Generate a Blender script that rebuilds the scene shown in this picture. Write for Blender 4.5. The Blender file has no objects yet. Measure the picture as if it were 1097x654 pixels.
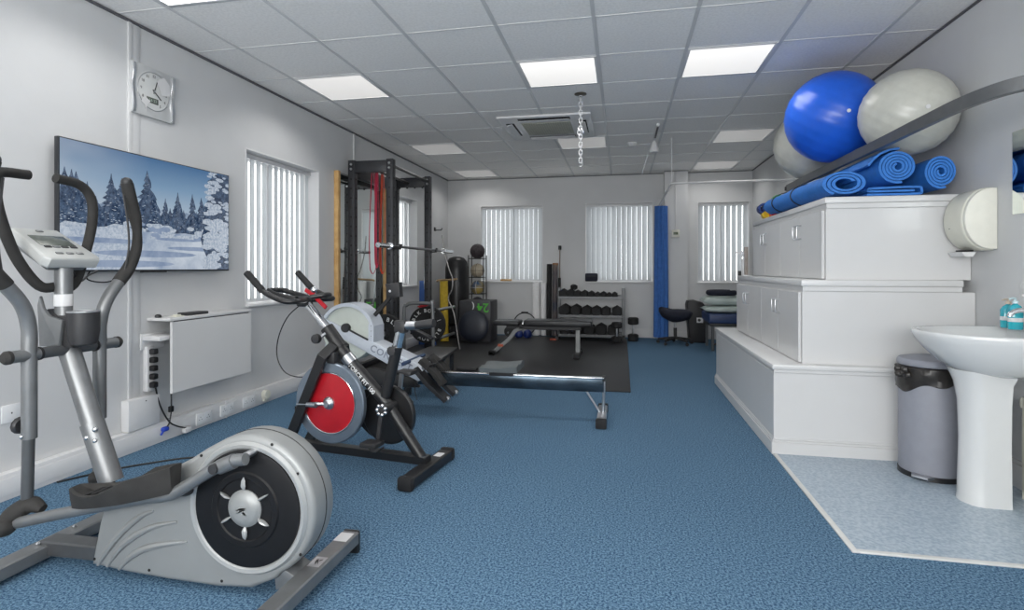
import bpy, bmesh, math, random
from mathutils import Vector, Matrix
random.seed(7)
PI = math.pi
scene = bpy.context.scene
col = scene.collection

# ------------------------------------------------------------------ camera
CAM_H = 1.112
CEIL = 2.617
cam_d = bpy.data.cameras.new('camera')
cam_d.sensor_width = 36.0
cam_d.lens = 19.21
cam_d.shift_y = -0.0362
cam_d.clip_start = 0.05
cam = bpy.data.objects.new('camera', cam_d)
cam.location = (0, 0, CAM_H)
cam.rotation_euler = (math.radians(90), 0, 0.1987)
col.objects.link(cam)
scene.camera = cam

# ------------------------------------------------------------------ light
LIGHT_NEAR = 7.2      # ceiling panels in full glow
LIGHT_FAR = 4.6       # same panels at the far end, turned down to darken the back wall
SKY = 2.7
EXPOSURE = 0.17
w = bpy.data.worlds.new('world'); scene.world = w
w.use_nodes = True
bg = w.node_tree.nodes['Background']
bg.inputs[0].default_value = (1.0, 0.985, 0.965, 1)
bg.inputs[1].default_value = SKY
# fill light added behind the camera to brighten the room and ceiling
ld = bpy.data.lights.new('rear_fill_light', 'AREA'); ld.shape = 'RECTANGLE'; ld.size = 3.6; ld.size_y = 1.3
ld.energy = 150; ld.color = (1.0, 0.99, 0.975)
lo_ = bpy.data.objects.new('rear_fill_light', ld); lo_.location = (-0.5, -1.62, 1.55); lo_.rotation_euler = (math.radians(116), 0, 0)
col.objects.link(lo_)
vs = scene.view_settings
vs.view_transform = 'Standard'
try: vs.look = 'None'
except Exception: pass
vs.exposure = EXPOSURE; vs.gamma = 1.0; vs.use_curve_mapping = False

# ------------------------------------------------------------------ materials
MATS = {}
def mat(name, c, rough=0.5, metal=0.0, var=0.0, vscale=20.0, bump=0.0, bscale=200.0, emit=None, estr=0.0,
        spec=0.5, trans=0.0, coat=0.0, c2=None, alpha=1.0):
    if name in MATS: return MATS[name]
    m = bpy.data.materials.new(name); m.use_nodes = True
    nt = m.node_tree; b = nt.nodes['Principled BSDF']
    b.inputs['Base Color'].default_value = (*c, 1)
    b.inputs['Roughness'].default_value = rough
    b.inputs['Metallic'].default_value = metal
    b.inputs['Specular IOR Level'].default_value = spec
    if trans: b.inputs['Transmission Weight'].default_value = trans
    if coat: b.inputs['Coat Weight'].default_value = coat
    tc = None
    if var > 0 or bump > 0 or c2:
        tc = nt.nodes.new('ShaderNodeTexCoord')
    if var > 0 or c2:
        n = nt.nodes.new('ShaderNodeTexNoise'); n.inputs['Scale'].default_value = vscale
        n.inputs['Detail'].default_value = 3.0
        nt.links.new(tc.outputs['Object'], n.inputs['Vector'])
        r = nt.nodes.new('ShaderNodeValToRGB')
        a = c2 if c2 else tuple(max(0, x*(1-var)) for x in c)
        bb = c if c2 else tuple(min(1, x*(1+var)) for x in c)
        r.color_ramp.elements[0].position = 0.35; r.color_ramp.elements[1].position = 0.65
        r.color_ramp.elements[0].color = (*a, 1); r.color_ramp.elements[1].color = (*bb, 1)
        nt.links.new(n.outputs['Fac'], r.inputs['Fac'])
        nt.links.new(r.outputs['Color'], b.inputs['Base Color'])
    if bump > 0:
        n2 = nt.nodes.new('ShaderNodeTexNoise'); n2.inputs['Scale'].default_value = bscale
        n2.inputs['Detail'].default_value = 2.0
        nt.links.new(tc.outputs['Object'], n2.inputs['Vector'])
        bp = nt.nodes.new('ShaderNodeBump'); bp.inputs['Strength'].default_value = bump
        bp.inputs['Distance'].default_value = 0.002
        nt.links.new(n2.outputs['Fac'], bp.inputs['Height'])
        nt.links.new(bp.outputs['Normal'], b.inputs['Normal'])
    if emit:
        b.inputs['Emission Color'].default_value = (*emit, 1)
        b.inputs['Emission Strength'].default_value = estr
    MATS[name] = m
    return m

wall_m = mat('painted_wall', (0.59, 0.595, 0.60), 0.55, var=0.02, vscale=3, bump=0.15, bscale=60)
ceil_m = mat('ceiling_tile', (0.88, 0.865, 0.845), 0.9, var=0.05, vscale=60, bump=0.35, bscale=350)
grid_m = mat('ceiling_grid_white', (0.62, 0.62, 0.62), 0.4)
white_m = mat('white_gloss_paint', (0.63, 0.63, 0.63), 0.28, var=0.01, vscale=4)
upvc_m = mat('white_plastic', (0.67, 0.67, 0.675), 0.35, var=0.01)
gloss_white = mat('white_ceramic', (0.64, 0.65, 0.65), 0.12, coat=0.4, var=0.005)
black_m = mat('black_satin_steel', (0.012, 0.012, 0.013), 0.38, var=0.1)
rack_m = mat('charcoal_powder_coat', (0.022, 0.023, 0.027), 0.45, var=0.08, bump=0.1)
hole_m = mat('dark_hole', (0.006, 0.006, 0.007), 0.8, var=0.1)
rubber_m = mat('black_rubber', (0.012, 0.012, 0.013), 0.75, var=0.15, bump=0.3)
grip_m = mat('dark_foam_grip', (0.022, 0.021, 0.020), 0.8, var=0.15, bump=0.4, bscale=400)
chrome_m = mat('chrome', (0.75, 0.76, 0.78), 0.15, 1.0, var=0.02)
steel_m = mat('brushed_steel', (0.55, 0.56, 0.58), 0.32, 1.0, var=0.05)
silver_m = mat('silver_paint', (0.20, 0.207, 0.212), 0.38, 0.55, var=0.05)
silver_pl = mat('silver_plastic', (0.27, 0.28, 0.28), 0.42, 0.25, var=0.03, vscale=6)
silver_dk = mat('dark_silver_paint', (0.11, 0.115, 0.12), 0.38, 0.5, var=0.05)
red_m = mat('red_paint', (0.38, 0.010, 0.018), 0.3, var=0.05)
dark_pl = mat('dark_grey_plastic', (0.024, 0.024, 0.026), 0.5, var=0.1)
pad_m = mat('charcoal_vinyl_pad', (0.019, 0.020, 0.023), 0.42, var=0.1, bump=0.1)
navy_m = mat('navy_fabric', (0.009, 0.011, 0.024), 0.8, var=0.15)
blue_mat = mat('blue_foam', (0.025, 0.17, 0.55), 0.6, var=0.08, vscale=30, bump=0.4, bscale=300)
blue_ball = mat('blue_ball_vinyl', (0.015, 0.11, 0.62), 0.3, var=0.04)
grey_ball = mat('pearl_grey_ball_vinyl', (0.52, 0.52, 0.47), 0.3, var=0.04, bump=0.1, bscale=120)
cream_m = mat('cream_plastic', (0.70, 0.69, 0.60), 0.35, var=0.02)
pine_m = mat('pine_wood', (0.62, 0.40, 0.17), 0.5, c2=(0.48, 0.28, 0.10), vscale=12)
erg_m = mat('pale_grey_metal', (0.58, 0.62, 0.68), 0.35, 0.1, var=0.03)
fan_m = mat('pale_green_plastic', (0.56, 0.60, 0.55), 0.4, var=0.03)
curtain_m = mat('blue_curtain_fabric', (0.04, 0.14, 0.42), 0.75, var=0.08)
sheet_m = mat('pale_green_linen', (0.50, 0.57, 0.54), 0.85, var=0.06, vscale=8)
lcd_m = mat('lcd_grey', (0.10, 0.115, 0.10), 0.2, var=0.05)
bag_m = mat('black_bin_liner', (0.025, 0.022, 0.020), 0.38, var=0.3, vscale=30)
bin_m = mat('grey_bin_metal', (0.25, 0.26, 0.30), 0.55, 0.0, var=0.03)
print_m = mat('white_print', (0.75, 0.76, 0.76), 0.5, var=0.02)
green_print = mat('green_print', (0.07, 0.45, 0.03), 0.5, var=0.1)
yellow_m = mat('yellow_foam', (0.55, 0.38, 0.03), 0.7, var=0.1)

# carpet: fine loop pile, speckled
def carpet_material():
    m = bpy.data.materials.new('blue_carpet'); m.use_nodes = True
    nt = m.node_tree; b = nt.nodes['Principled BSDF']; b.inputs['Roughness'].default_value = 0.95
    b.inputs['Specular IOR Level'].default_value = 0.15
    tc = nt.nodes.new('ShaderNodeTexCoord')
    n = nt.nodes.new('ShaderNodeTexNoise'); n.inputs['Scale'].default_value = 120; n.inputs['Detail'].default_value = 6
    n.inputs['Roughness'].default_value = 0.75
    n2 = nt.nodes.new('ShaderNodeTexNoise'); n2.inputs['Scale'].default_value = 1.4; n2.inputs['Detail'].default_value = 2
    nt.links.new(tc.outputs['Object'], n.inputs['Vector']); nt.links.new(tc.outputs['Object'], n2.inputs['Vector'])
    r = nt.nodes.new('ShaderNodeValToRGB')
    e = r.color_ramp.elements
    e[0].position = 0.43; e[0].color = (0.020, 0.062, 0.130, 1)
    e[1].position = 0.57; e[1].color = (0.165, 0.28, 0.385, 1)
    nt.links.new(n.outputs['Fac'], r.inputs['Fac'])
    mx = nt.nodes.new('ShaderNodeMix'); mx.data_type = 'RGBA'; mx.blend_type = 'MULTIPLY'
    r2 = nt.nodes.new('ShaderNodeValToRGB')
    r2.color_ramp.elements[0].color = (0.90, 0.92, 0.95, 1); r2.color_ramp.elements[1].color = (1, 1, 1, 1)
    nt.links.new(n2.outputs['Fac'], r2.inputs['Fac'])
    mx.inputs['Factor'].default_value = 1.0
    nt.links.new(r.outputs['Color'], mx.inputs['A']); nt.links.new(r2.outputs['Color'], mx.inputs['B'])
    nt.links.new(mx.outputs['Result'], b.inputs['Base Color'])
    bp = nt.nodes.new('ShaderNodeBump'); bp.inputs['Strength'].default_value = 0.5; bp.inputs['Distance'].default_value = 0.004
    nt.links.new(n.outputs['Fac'], bp.inputs['Height']); nt.links.new(bp.outputs['Normal'], b.inputs['Normal'])
    return m
carpet_m = carpet_material()
vinyl_m = mat('speckled_vinyl', (0.43, 0.50, 0.56), 0.35, c2=(0.27, 0.345, 0.43), vscale=70)
gymmat_m = mat('black_rubber_matting', (0.0135, 0.0135, 0.015), 0.5, var=0.12, vscale=40, bump=0.2)

def blind_material():
    m = bpy.data.materials.new('blind_fabric'); m.use_nodes = True
    nt = m.node_tree; nt.nodes.remove(nt.nodes['Principled BSDF'])
    d = nt.nodes.new('ShaderNodeBsdfDiffuse'); d.inputs[0].default_value = (0.58, 0.60, 0.62, 1)
    t = nt.nodes.new('ShaderNodeBsdfTranslucent'); t.inputs[0].default_value = (0.64, 0.66, 0.67, 1)
    tc = nt.nodes.new('ShaderNodeTexCoord'); n = nt.nodes.new('ShaderNodeTexNoise'); n.inputs['Scale'].default_value = 60
    nt.links.new(tc.outputs['Object'], n.inputs['Vector'])
    bp = nt.nodes.new('ShaderNodeBump'); bp.inputs['Strength'].default_value = 0.1
    nt.links.new(n.outputs['Fac'], bp.inputs['Height']); nt.links.new(bp.outputs['Normal'], d.inputs['Normal'])
    mx = nt.nodes.new('ShaderNodeMixShader'); mx.inputs[0].default_value = 0.27
    nt.links.new(d.outputs[0], mx.inputs[1]); nt.links.new(t.outputs[0], mx.inputs[2])
    nt.links.new(mx.outputs[0], nt.nodes['Material Output'].inputs[0])
    return m
blind_m = blind_material()
def glass_material(name='window_glass', tint=(0.95, 0.97, 0.98)):
    m = bpy.data.materials.new(name); m.use_nodes = True
    nt = m.node_tree; nt.nodes.remove(nt.nodes['Principled BSDF'])
    t = nt.nodes.new('ShaderNodeBsdfTransparent'); t.inputs[0].default_value = (*tint, 1)
    g = nt.nodes.new('ShaderNodeBsdfGlossy'); g.inputs['Roughness'].default_value = 0.03
    mx = nt.nodes.new('ShaderNodeMixShader')
    mx.inputs[0].default_value = 0.06; nt.links.new(t.outputs[0], mx.inputs[1]); nt.links.new(g.outputs[0], mx.inputs[2])
    nt.links.new(mx.outputs[0], nt.nodes['Material Output'].inputs[0])
    return m
glass_m = glass_material()
teal_glass = glass_material('teal_liquid', (0.05, 0.5, 0.6))
def mirror_material():
    m = bpy.data.materials.new('mirror_glass'); m.use_nodes = True
    b = m.node_tree.nodes['Principled BSDF']
    b.inputs['Base Color'].default_value = (0.86, 0.90, 0.88, 1); b.inputs['Metallic'].default_value = 1; b.inputs['Roughness'].default_value = 0.02
    return m
mirror_m = mirror_material()

# ------------------------------------------------------------------ mesh helpers
def catmull(pts, n=6):
    P = [Vector(p) for p in pts]
    if len(P) < 3: return P
    out = []
    for i in range(len(P)-1):
        p0 = P[i-1] if i > 0 else P[0]*2-P[1]
        p1, p2 = P[i], P[i+1]
        p3 = P[i+2] if i+2 < len(P) else P[-1]*2-P[-2]
        for k in range(n):
            t = k/n
            out.append(0.5*((2*p1)+(p2-p0)*t+(2*p0-5*p1+4*p2-p3)*t*t+(-p0+3*p1-3*p2+p3)*t**3))
    out.append(P[-1])
    return out

class G:
    def __init__(s): s.bm = bmesh.new(); s.mi = 0
    def m(s, i): s.mi = i; return s
    def _tag(s, faces, smooth=False):
        for f in faces:
            f.material_index = s.mi; f.smooth = True
    def box(s, x0, x1, y0, y1, z0, z1, bev=0.0, seg=2):
        cx, cy, cz = (x0+x1)/2, (y0+y1)/2, (z0+z1)/2
        M = Matrix.Translation((cx, cy, cz)) @ Matrix.Diagonal((abs(x1-x0), abs(y1-y0), abs(z1-z0), 1))
        r = bmesh.ops.create_cube(s.bm, size=1.0, matrix=M)
        vs_ = r['verts']
        faces = set(f for v in vs_ for f in v.link_faces)
        s._tag(faces)
        if bev > 0:
            ed = list(set(e for v in vs_ for e in v.link_edges))
            rr = bmesh.ops.bevel(s.bm, geom=ed, offset=min(bev, 0.49*min(abs(x1-x0), abs(y1-y0), abs(z1-z0))), segments=seg, profile=0.5, affect='EDGES')
            s._tag(rr['faces'])
        return s
    def cyl(s, p0, p1, r0, r1=None, seg=20):
        return s.tube([p0, p1], [r0, r0 if r1 is None else r1], seg=seg)
    def sweep(s, pts, prof, up=(0, 0, 1), caps=True, scales=None, closed=False):
        P = [Vector(p) for p in pts]; n = len(P)
        rings = []
        T0 = None; N = None
        for i in range(n):
            if closed: T = (P[(i+1) % n]-P[i-1]).normalized()
            elif i == 0: T = (P[1]-P[0]).normalized()
            elif i == n-1: T = (P[-1]-P[-2]).normalized()
            else: T = ((P[i+1]-P[i]).normalized()+(P[i]-P[i-1]).normalized()).normalized()
            if N is None:
                u = Vector(up)
                if abs(u.normalized().dot(T)) > 0.98: u = Vector((1, 0, 0)) if abs(T.x) < 0.9 else Vector((0, 1, 0))
                N = (u-T*u.dot(T)).normalized()
            else:
                N = (N-T*N.dot(T)).normalized()
            B = T.cross(N)
            sc = scales[i] if scales else 1.0
            if not isinstance(sc, (tuple, list)): sc = (sc, sc)
            # widen on mitres
            k = 1.0
            rings.append([s.bm.verts.new(P[i]+B*(a*sc[0]*k)+N*(b*sc[1]*k)) for a, b in prof])
        m_ = len(prof); fs = []
        rng = range(n) if closed else range(n-1)
        for i in rng:
            A, Bq = rings[i], rings[(i+1) % n]
            for j in range(m_):
                try: fs.append(s.bm.faces.new((A[j], A[(j+1) % m_], Bq[(j+1) % m_], Bq[j])))
                except ValueError: pass
        if caps and not closed:
            fs.append(s.bm.faces.new(list(reversed(rings[0])))); fs.append(s.bm.faces.new(rings[-1]))
        s._tag(fs)
        return s
    def tube(s, pts, r, seg=14, smooth=0, closed=False, oval=None):
        if smooth:
            n0 = len(pts)
            P = catmull(pts, smooth)
            if isinstance(r, (list, tuple)):
                rr = []
                for i in range(n0-1):
                    for k in range(smooth): rr.append(r[i]+(r[i+1]-r[i])*k/smooth)
                rr.append(r[-1]); r = rr
            pts = P
        if not isinstance(r, (list, tuple)): r = [r]*len(pts)
        ox, oy = oval if oval else (1, 1)
        prof = [(math.cos(2*PI*k/seg)*ox, math.sin(2*PI*k/seg)*oy) for k in range(seg)]
        return s.sweep(pts, prof, scales=r, closed=closed)
    def bar(s, p0, p1, w_, h_, up=(0, 0, 1)):
        a, b = w_/2, h_/2; c = min(a, b)*0.18
        prof = [(-a, -b+c), (-a+c, -b), (a-c, -b), (a, -b+c), (a, b-c), (a-c, b), (-a+c, b), (-a, b-c)]
        prof = list(reversed(prof)) if False else prof
        return s.sweep([p0, p1], prof, up=up)
    def path_bar(s, pts, w_, h_, up=(0, 0, 1), smooth=0):
        a, b = w_/2, h_/2; c = min(a, b)*0.2
        prof = [(-a, -b+c), (-a+c, -b), (a-c, -b), (a, -b+c), (a, b-c), (a-c, b), (-a+c, b), (-a, b-c)]
        return s.sweep(catmull(pts, smooth) if smooth else pts, prof, up=up)
    def prism(s, pts, lo, hi, plane='XZ', bev=0.0, seg=2):
        def to3(p, d):
            if plane == 'XZ': return (p[0], d, p[1])
            if plane == 'YZ': return (d, p[0], p[1])
            return (p[0], p[1], d)
        A = [s.bm.verts.new(to3(p, lo)) for p in pts]; B = [s.bm.verts.new(to3(p, hi)) for p in pts]
        f1 = s.bm.faces.new(A); f2 = s.bm.faces.new(list(reversed(B)))
        fs = [f1, f2]; n = len(pts)
        for i in range(n): fs.append(s.bm.faces.new((A[i], B[i], B[(i+1) % n], A[(i+1) % n])))
        bmesh.ops.recalc_face_normals(s.bm, faces=fs)
        s._tag(fs)
        if bev > 0:
            ed = list(set(list(f1.edges)+list(f2.edges)))
            rr = bmesh.ops.bevel(s.bm, geom=ed, offset=bev, segments=seg, profile=0.5, affect='EDGES')
            s._tag(rr['faces'])
        return s
    def lathe(s, prof, c=(0, 0, 0), axis='Z', seg=32, sx=1.0, sy=1.0):
        c = Vector(c); rings = []
        for r, h in prof:
            ring = []
            for k in range(seg):
                a = 2*PI*k/seg; u, v = r*math.cos(a)*sx, r*math.sin(a)*sy
                if axis == 'Z': p = (u, v, h)
                elif axis == 'Y': p = (u, h, v)
                else: p = (h, u, v)
                ring.append(s.bm.verts.new(c+Vector(p)))
            rings.append(ring)
        fs = []
        for i in range(len(rings)-1):
            for k in range(seg):
                fs.append(s.bm.faces.new((rings[i][k], rings[i][(k+1) % seg], rings[i+1][(k+1) % seg], rings[i+1][k])))
        fs.append(s.bm.faces.new(rings[0])); fs.append(s.bm.faces.new(rings[-1]))
        bmesh.ops.recalc_face_normals(s.bm, faces=fs)
        s._tag(fs); return s
    def ball(s, c, r, sx=1, sy=1, sz=1, seg=24, rings=14):
        M = Matrix.Translation(c) @ Matrix.Diagonal((r*sx, r*sy, r*sz, 1))
        rr = bmesh.ops.create_uvsphere(s.bm, u_segments=seg, v_segments=rings, radius=1, matrix=M)
        s._tag(set(f for v in rr['verts'] for f in v.link_faces)); return s
    def torus(s, c, R, r, axis='Z', seg=24, rs=8, sx=1, sy=1):
        pts = []
        for k in range(seg):
            a = 2*PI*k/seg; u, v = R*math.cos(a)*sx, R*math.sin(a)*sy
            pts.append(Vector(c)+Vector({'Z': (u, v, 0), 'Y': (u, 0, v), 'X': (0, u, v)}[axis]))
        return s.tube(pts, r, seg=rs, closed=True)
    def rot(s, ang, axis='Z', c=(0, 0, 0)):
        bmesh.ops.rotate(s.bm, verts=s.bm.verts, cent=c, matrix=Matrix.Rotation(ang, 3, axis)); return s
    def build(s, name, ms, parent=None, off=None, loc=None, sharp=35, label=None):
        if off is None and parent is not None: off = OFF.get(parent.name, (0, 0, 0))
        if off is None: off = loc if loc is not None else (0, 0, 0)
        bmesh.ops.recalc_face_normals(s.bm, faces=s.bm.faces)
        bmesh.ops.translate(s.bm, verts=s.bm.verts, vec=-Vector(off))
        me = bpy.data.meshes.new(name); s.bm.to_mesh(me); s.bm.free()
        if not isinstance(ms, (list, tuple)): ms = [ms]
        for x in ms: me.materials.append(x)
        me.set_sharp_from_angle(angle=math.radians(sharp))
        o = bpy.data.objects.new(name, me); col.objects.link(o)
        if parent is not None: o.parent = parent; OFF[o.name] = off
        else: o.location = loc if loc is not None else (0, 0, 0); OFF[o.name] = off
        if label: o['label'] = label
        return o
OFF = {}
def thing(name, label, cat, loc=(0, 0, 0), rotz=0.0, group=None, local=False):
    o = bpy.data.objects.new(name, None); o.empty_display_size = 0.1
    col.objects.link(o); o.location = loc; o.rotation_euler = (0, 0, rotz)
    o['label'] = label; o['category'] = cat
    if group: o['group'] = group
    OFF[o.name] = (0, 0, 0) if (local or rotz) else tuple(loc)
    return o
def tag(o, label, cat, group=None):
    o['label'] = label; o['category'] = cat
    if group: o['group'] = group
    return o
def struct(g, name, ms, parent=None):
    o = g.build(name, ms, parent)
    if parent is None: o['kind'] = 'structure'
    return o
def dup(root, loc=None, rotz=None, label=None, scale=None):
    r = root.copy(); col.objects.link(r)
    if loc is not None: r.location = loc
    if rotz is not None: r.rotation_euler = (r.rotation_euler[0], r.rotation_euler[1], rotz)
    if label: r['label'] = label
    if scale: r.scale = (scale,)*3
    for ch in list(root.children):
        c = ch.copy(); col.objects.link(c); c.parent = r
        for gch in list(ch.children):
            d = gch.copy(); col.objects.link(d); d.parent = c
    return r
def text_mesh(txt, size, ext=0.0006, align='CENTER', spacing=1.0):
    cu = bpy.data.curves.new('lettering', 'FONT'); cu.body = txt; cu.size = size; cu.extrude = ext
    cu.align_x = align; cu.align_y = 'CENTER'; cu.space_character = spacing; cu.offset = size*0.015
    o = bpy.data.objects.new('lettering', cu); col.objects.link(o)
    bpy.context.view_layer.update()
    me = bpy.data.meshes.new_from_object(o)
    bpy.data.objects.remove(o); return me
def add_text(g, txt, size, M, spacing=1.0, align='CENTER'):
    me = text_mesh(txt, size, spacing=spacing, align=align)
    n0 = len(g.bm.verts); nf = len(g.bm.faces)
    g.bm.from_mesh(me); g.bm.verts.ensure_lookup_table(); g.bm.faces.ensure_lookup_table()
    for v in g.bm.verts[n0:]: v.co = M @ v.co
    for f in g.bm.faces[nf:]: f.material_index = g.mi
    bpy.data.meshes.remove(me); return g
# text orientation: readable when looking along +Y / from camera
FACE_Y = Matrix.Rotation(PI/2, 4, 'X')                         # text facing -Y
FACE_X = Matrix.Rotation(PI/2, 4, 'Z') @ Matrix.Rotation(PI/2, 4, 'X')   # text facing +X

# ================================================================== ROOM SHELL
XL, XR, YB, YF = -2.93, 1.97, 8.97, -1.6
T = 0.25
def wall_with_holes(name, axis, c0, c1, a0, a1, z0, z1, holes):
    g = G()
    def cell(u0, u1, v0, v1):
        if u1-u0 < 1e-4 or v1-v0 < 1e-4: return
        if axis == 'X': g.box(c0, c1, u0, u1, v0, v1)
        else: g.box(u0, u1, c0, c1, v0, v1)
    u = a0
    for (h0, h1, hz0, hz1) in sorted(holes):
        cell(u, h0, z0, z1); cell(h0, h1, z0, hz0); cell(h0, h1, hz1, z1); u = h1
    cell(u, a1, z0, z1)
    return struct(g, name, wall_m)
LW = [(3.83, 4.91, 0.80, 2.07), (6.46, 7.54, 0.84, 2.10)]
BW = [(-2.35, -1.28, 0.87, 2.16), (-0.587, 0.49, 0.87, 2.165), (1.156, 1.93, 0.87, 2.145)]
wall_with_holes('wall_left', 'X', XL-T, XL, YF-T, YB+T, 0, CEIL+0.02, LW)
wall_with_holes('wall_back', 'Y', YB, YB+T, XL, XR, 0, CEIL+0.02, BW)
struct(G().box(XR, XR+T, YF-T, YB+T, 0, CEIL+0.02), 'wall_right', wall_m)
wall_with_holes('wall_front', 'Y', YF-T, YF, XL, XR, 0, CEIL+0.02, [(-2.32, 1.32, .88, 2.22)])  # opening made for the added window
struct(G().box(0.647, 0.994, 8.77, YB, 0, CEIL), 'wall_column', wall_m)
g = G().box(XL-T, XR+T, YF-T, YB+T, -0.12, 0.0); struct(g, 'floor', carpet_m)
struct(G().box(XL-T, XR+T, YF-T, YB+T, CEIL+0.0, CEIL+0.1), 'ceiling', ceil_m)
# vinyl area round the basin with its metal-edged trim
struct(G().box(0.905, XR, 2.375, 3.515, 0.0, 0.004), 'floor_vinyl', vinyl_m)
g = G().box(0.880, 0.905, 2.35, 3.50, 0, 0.007, 0.002).box(0.905, XR, 2.35, 2.375, 0, 0.007, 0.002)
struct(g, 'trim_1', mat('aluminium_strip', (0.66, 0.66, 0.64), 0.4, 0.2, var=0.04))
# ceiling grid
gx = [-2.567+0.6*k for k in range(8)]
gy = [3.30+0.6*k for k in range(-8, 10)]
g = G()
for i, x in enumerate(gx): g.box(x-0.012, x+0.012, YF, YB, CEIL-0.004, CEIL+0.001)
for y in gy: g.box(XL, XR, y-0.0035, y+0.0035, CEIL-0.003, CEIL+0.001)
struct(g, 'trim_2', grid_m)
struct(G().box(XL, XL+0.022, YF, YB, CEIL-0.014, CEIL-0.004), 'trim_3', mat('edge_angle_shadow', (0.10, 0.10, 0.11), 0.5, var=0.05))  # edge strip coloured dark as the shadow gap under the ceiling
g = G().box(XR-0.02, XR, YF, YB, CEIL-0.010, CEIL-0.004).box(XL, 0.64, YB-0.02, YB, CEIL-0.012, CEIL-0.004).box(0.64, 1.0, 8.75, 8.77, CEIL-0.012, CEIL-0.004).box(1.0, XR, YB-0.02, YB, CEIL-0.012, CEIL-0.004)
struct(g, 'trim_4', MATS['edge_angle_shadow'])
# skirtings
def skirt(g, axis, c, sgn, a0, a1, h=0.14, t=0.02):
    lo, hi = sorted((c, c+sgn*t))
    if axis == 'X': g.box(lo, hi, a0, a1, 0, h-0.02).box(min(c, c+sgn*t*0.6), max(c, c+sgn*t*0.6), a0, a1, h-0.02, h, 0.003)
    else: g.box(a0, a1, lo, hi, 0, h-0.02).box(a0, a1, min(c, c+sgn*t*0.6), max(c, c+sgn*t*0.6), h-0.02, h, 0.003)
g = G(); skirt(g, 'Y', YB, -1, XL, 0.647); skirt(g, 'Y', 8.77, -1, 0.63, 1.01); skirt(g, 'Y', YB, -1, 0.994, XR)
struct(g, 'baseboard_back', white_m)
# left wall: boxed plastic trunking that runs the length of the room at skirting level
g = G().box(XL, XL+0.05, YF, YB-0.02, 0.0, 0.128, 0.004).box(XL+0.05, XL+0.054, YF, YB-0.02, 0.022, 0.106, 0.002)
for y in (0.9, 2.62, 3.55, 5.2): g.box(XL+0.05, XL+0.0555, y, y+0.012, 0.0, 0.128)
struct(g, 'baseboard_left', upvc_m)
g = G(); skirt(g, 'X', XR, -1, YF, 3.50); struct(g, 'baseboard_right', white_m)
# vertical cover strips on the left wall
struct(G().box(XL, XL+0.012, 2.775, 2.80, 0.128, CEIL-0.014, 0.002).box(XL, XL+0.006, 2.80, 2.86, 0.128, CEIL-0.014, 0.002), 'trim_5', wall_m)
struct(G().box(XL, XL+0.014, 5.60, 5.63, 2.1, CEIL-0.014, 0.002), 'trim_6', wall_m)

# unseen window added behind the camera to house the fill light
def added_rear_window():
    g = G(); f = .05; a0, a1, z0, z1 = -2.32, 1.32, .88, 2.22
    for (u0, u1, v0, v1) in ((a0, a0+f, z0, z1), (a1-f, a1, z0, z1), (a0+f, a1-f, z0, z0+f), (a0+f, a1-f, z1-f, z1), (-.525, -.475, z0+f, z1-f)):
        g.box(u0, u1, YF-.23, YF-.17, v0, v1, .004)
    fr = struct(g, 'window_6', upvc_m)
    g = G(); g.box(a0+f, -.525, YF-.205, YF-.197, z0+f, z1-f); g.build('pane', glass_m, fr)
    g = G(); g.box(-.475, a1-f, YF-.205, YF-.197, z0+f, z1-f); g.build('pane', glass_m, fr)
added_rear_window()
# windows: frame, pane, sill (structure) and vertical blinds (things)
def window(n, axis, a0, a1, z0, z1):
    g = G(); f = 0.05
    def bx(g, u0, u1, d0, d1, v0, v1, b=0.004):
        if axis == 'X': g.box(XL-d1, XL-d0, u0, u1, v0, v1, b)
        else: g.box(u0, u1, YB+d0, YB+d1, v0, v1, b)
    bx(g, a0, a0+f, .17, .23, z0, z1); bx(g, a1-f, a1, .17, .23, z0, z1)
    bx(g, a0+f, a1-f, .17, .23, z0, z0+f); bx(g, a0+f, a1-f, .17, .23, z1-f, z1)
    mid = (a0+a1)/2; bx(g, mid-.025, mid+.025, .175, .225, z0+f, z1-f)
    fr = struct(g, 'window_%d' % n, upvc_m)
    g = G(); bx(g, a0+f, mid-.025, .195, .203, z0+f, z1-f, 0); g.build('pane', glass_m, fr)
    g = G(); bx(g, mid+.025, a1-f, .195, .203, z0+f, z1-f, 0); g.build('pane', glass_m, fr)
    g = G(); bx(g, a0-.0, a1+.0, -.03, .17, z0-.0, z0+.022, .004)
    g.build('sill', upvc_m, fr)
    # painted liner on the edge of the reveal
    g = G()
    bx(g, a0, a0+.012, -.004, .17, z0+.022, z1, 0); bx(g, a1-.012, a1, -.004, .17, z0+.022, z1, 0); bx(g, a0+.012, a1-.012, -.004, .17, z1-.012, z1, 0)
    g.build('reveal', upvc_m, fr)
    return fr
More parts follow.
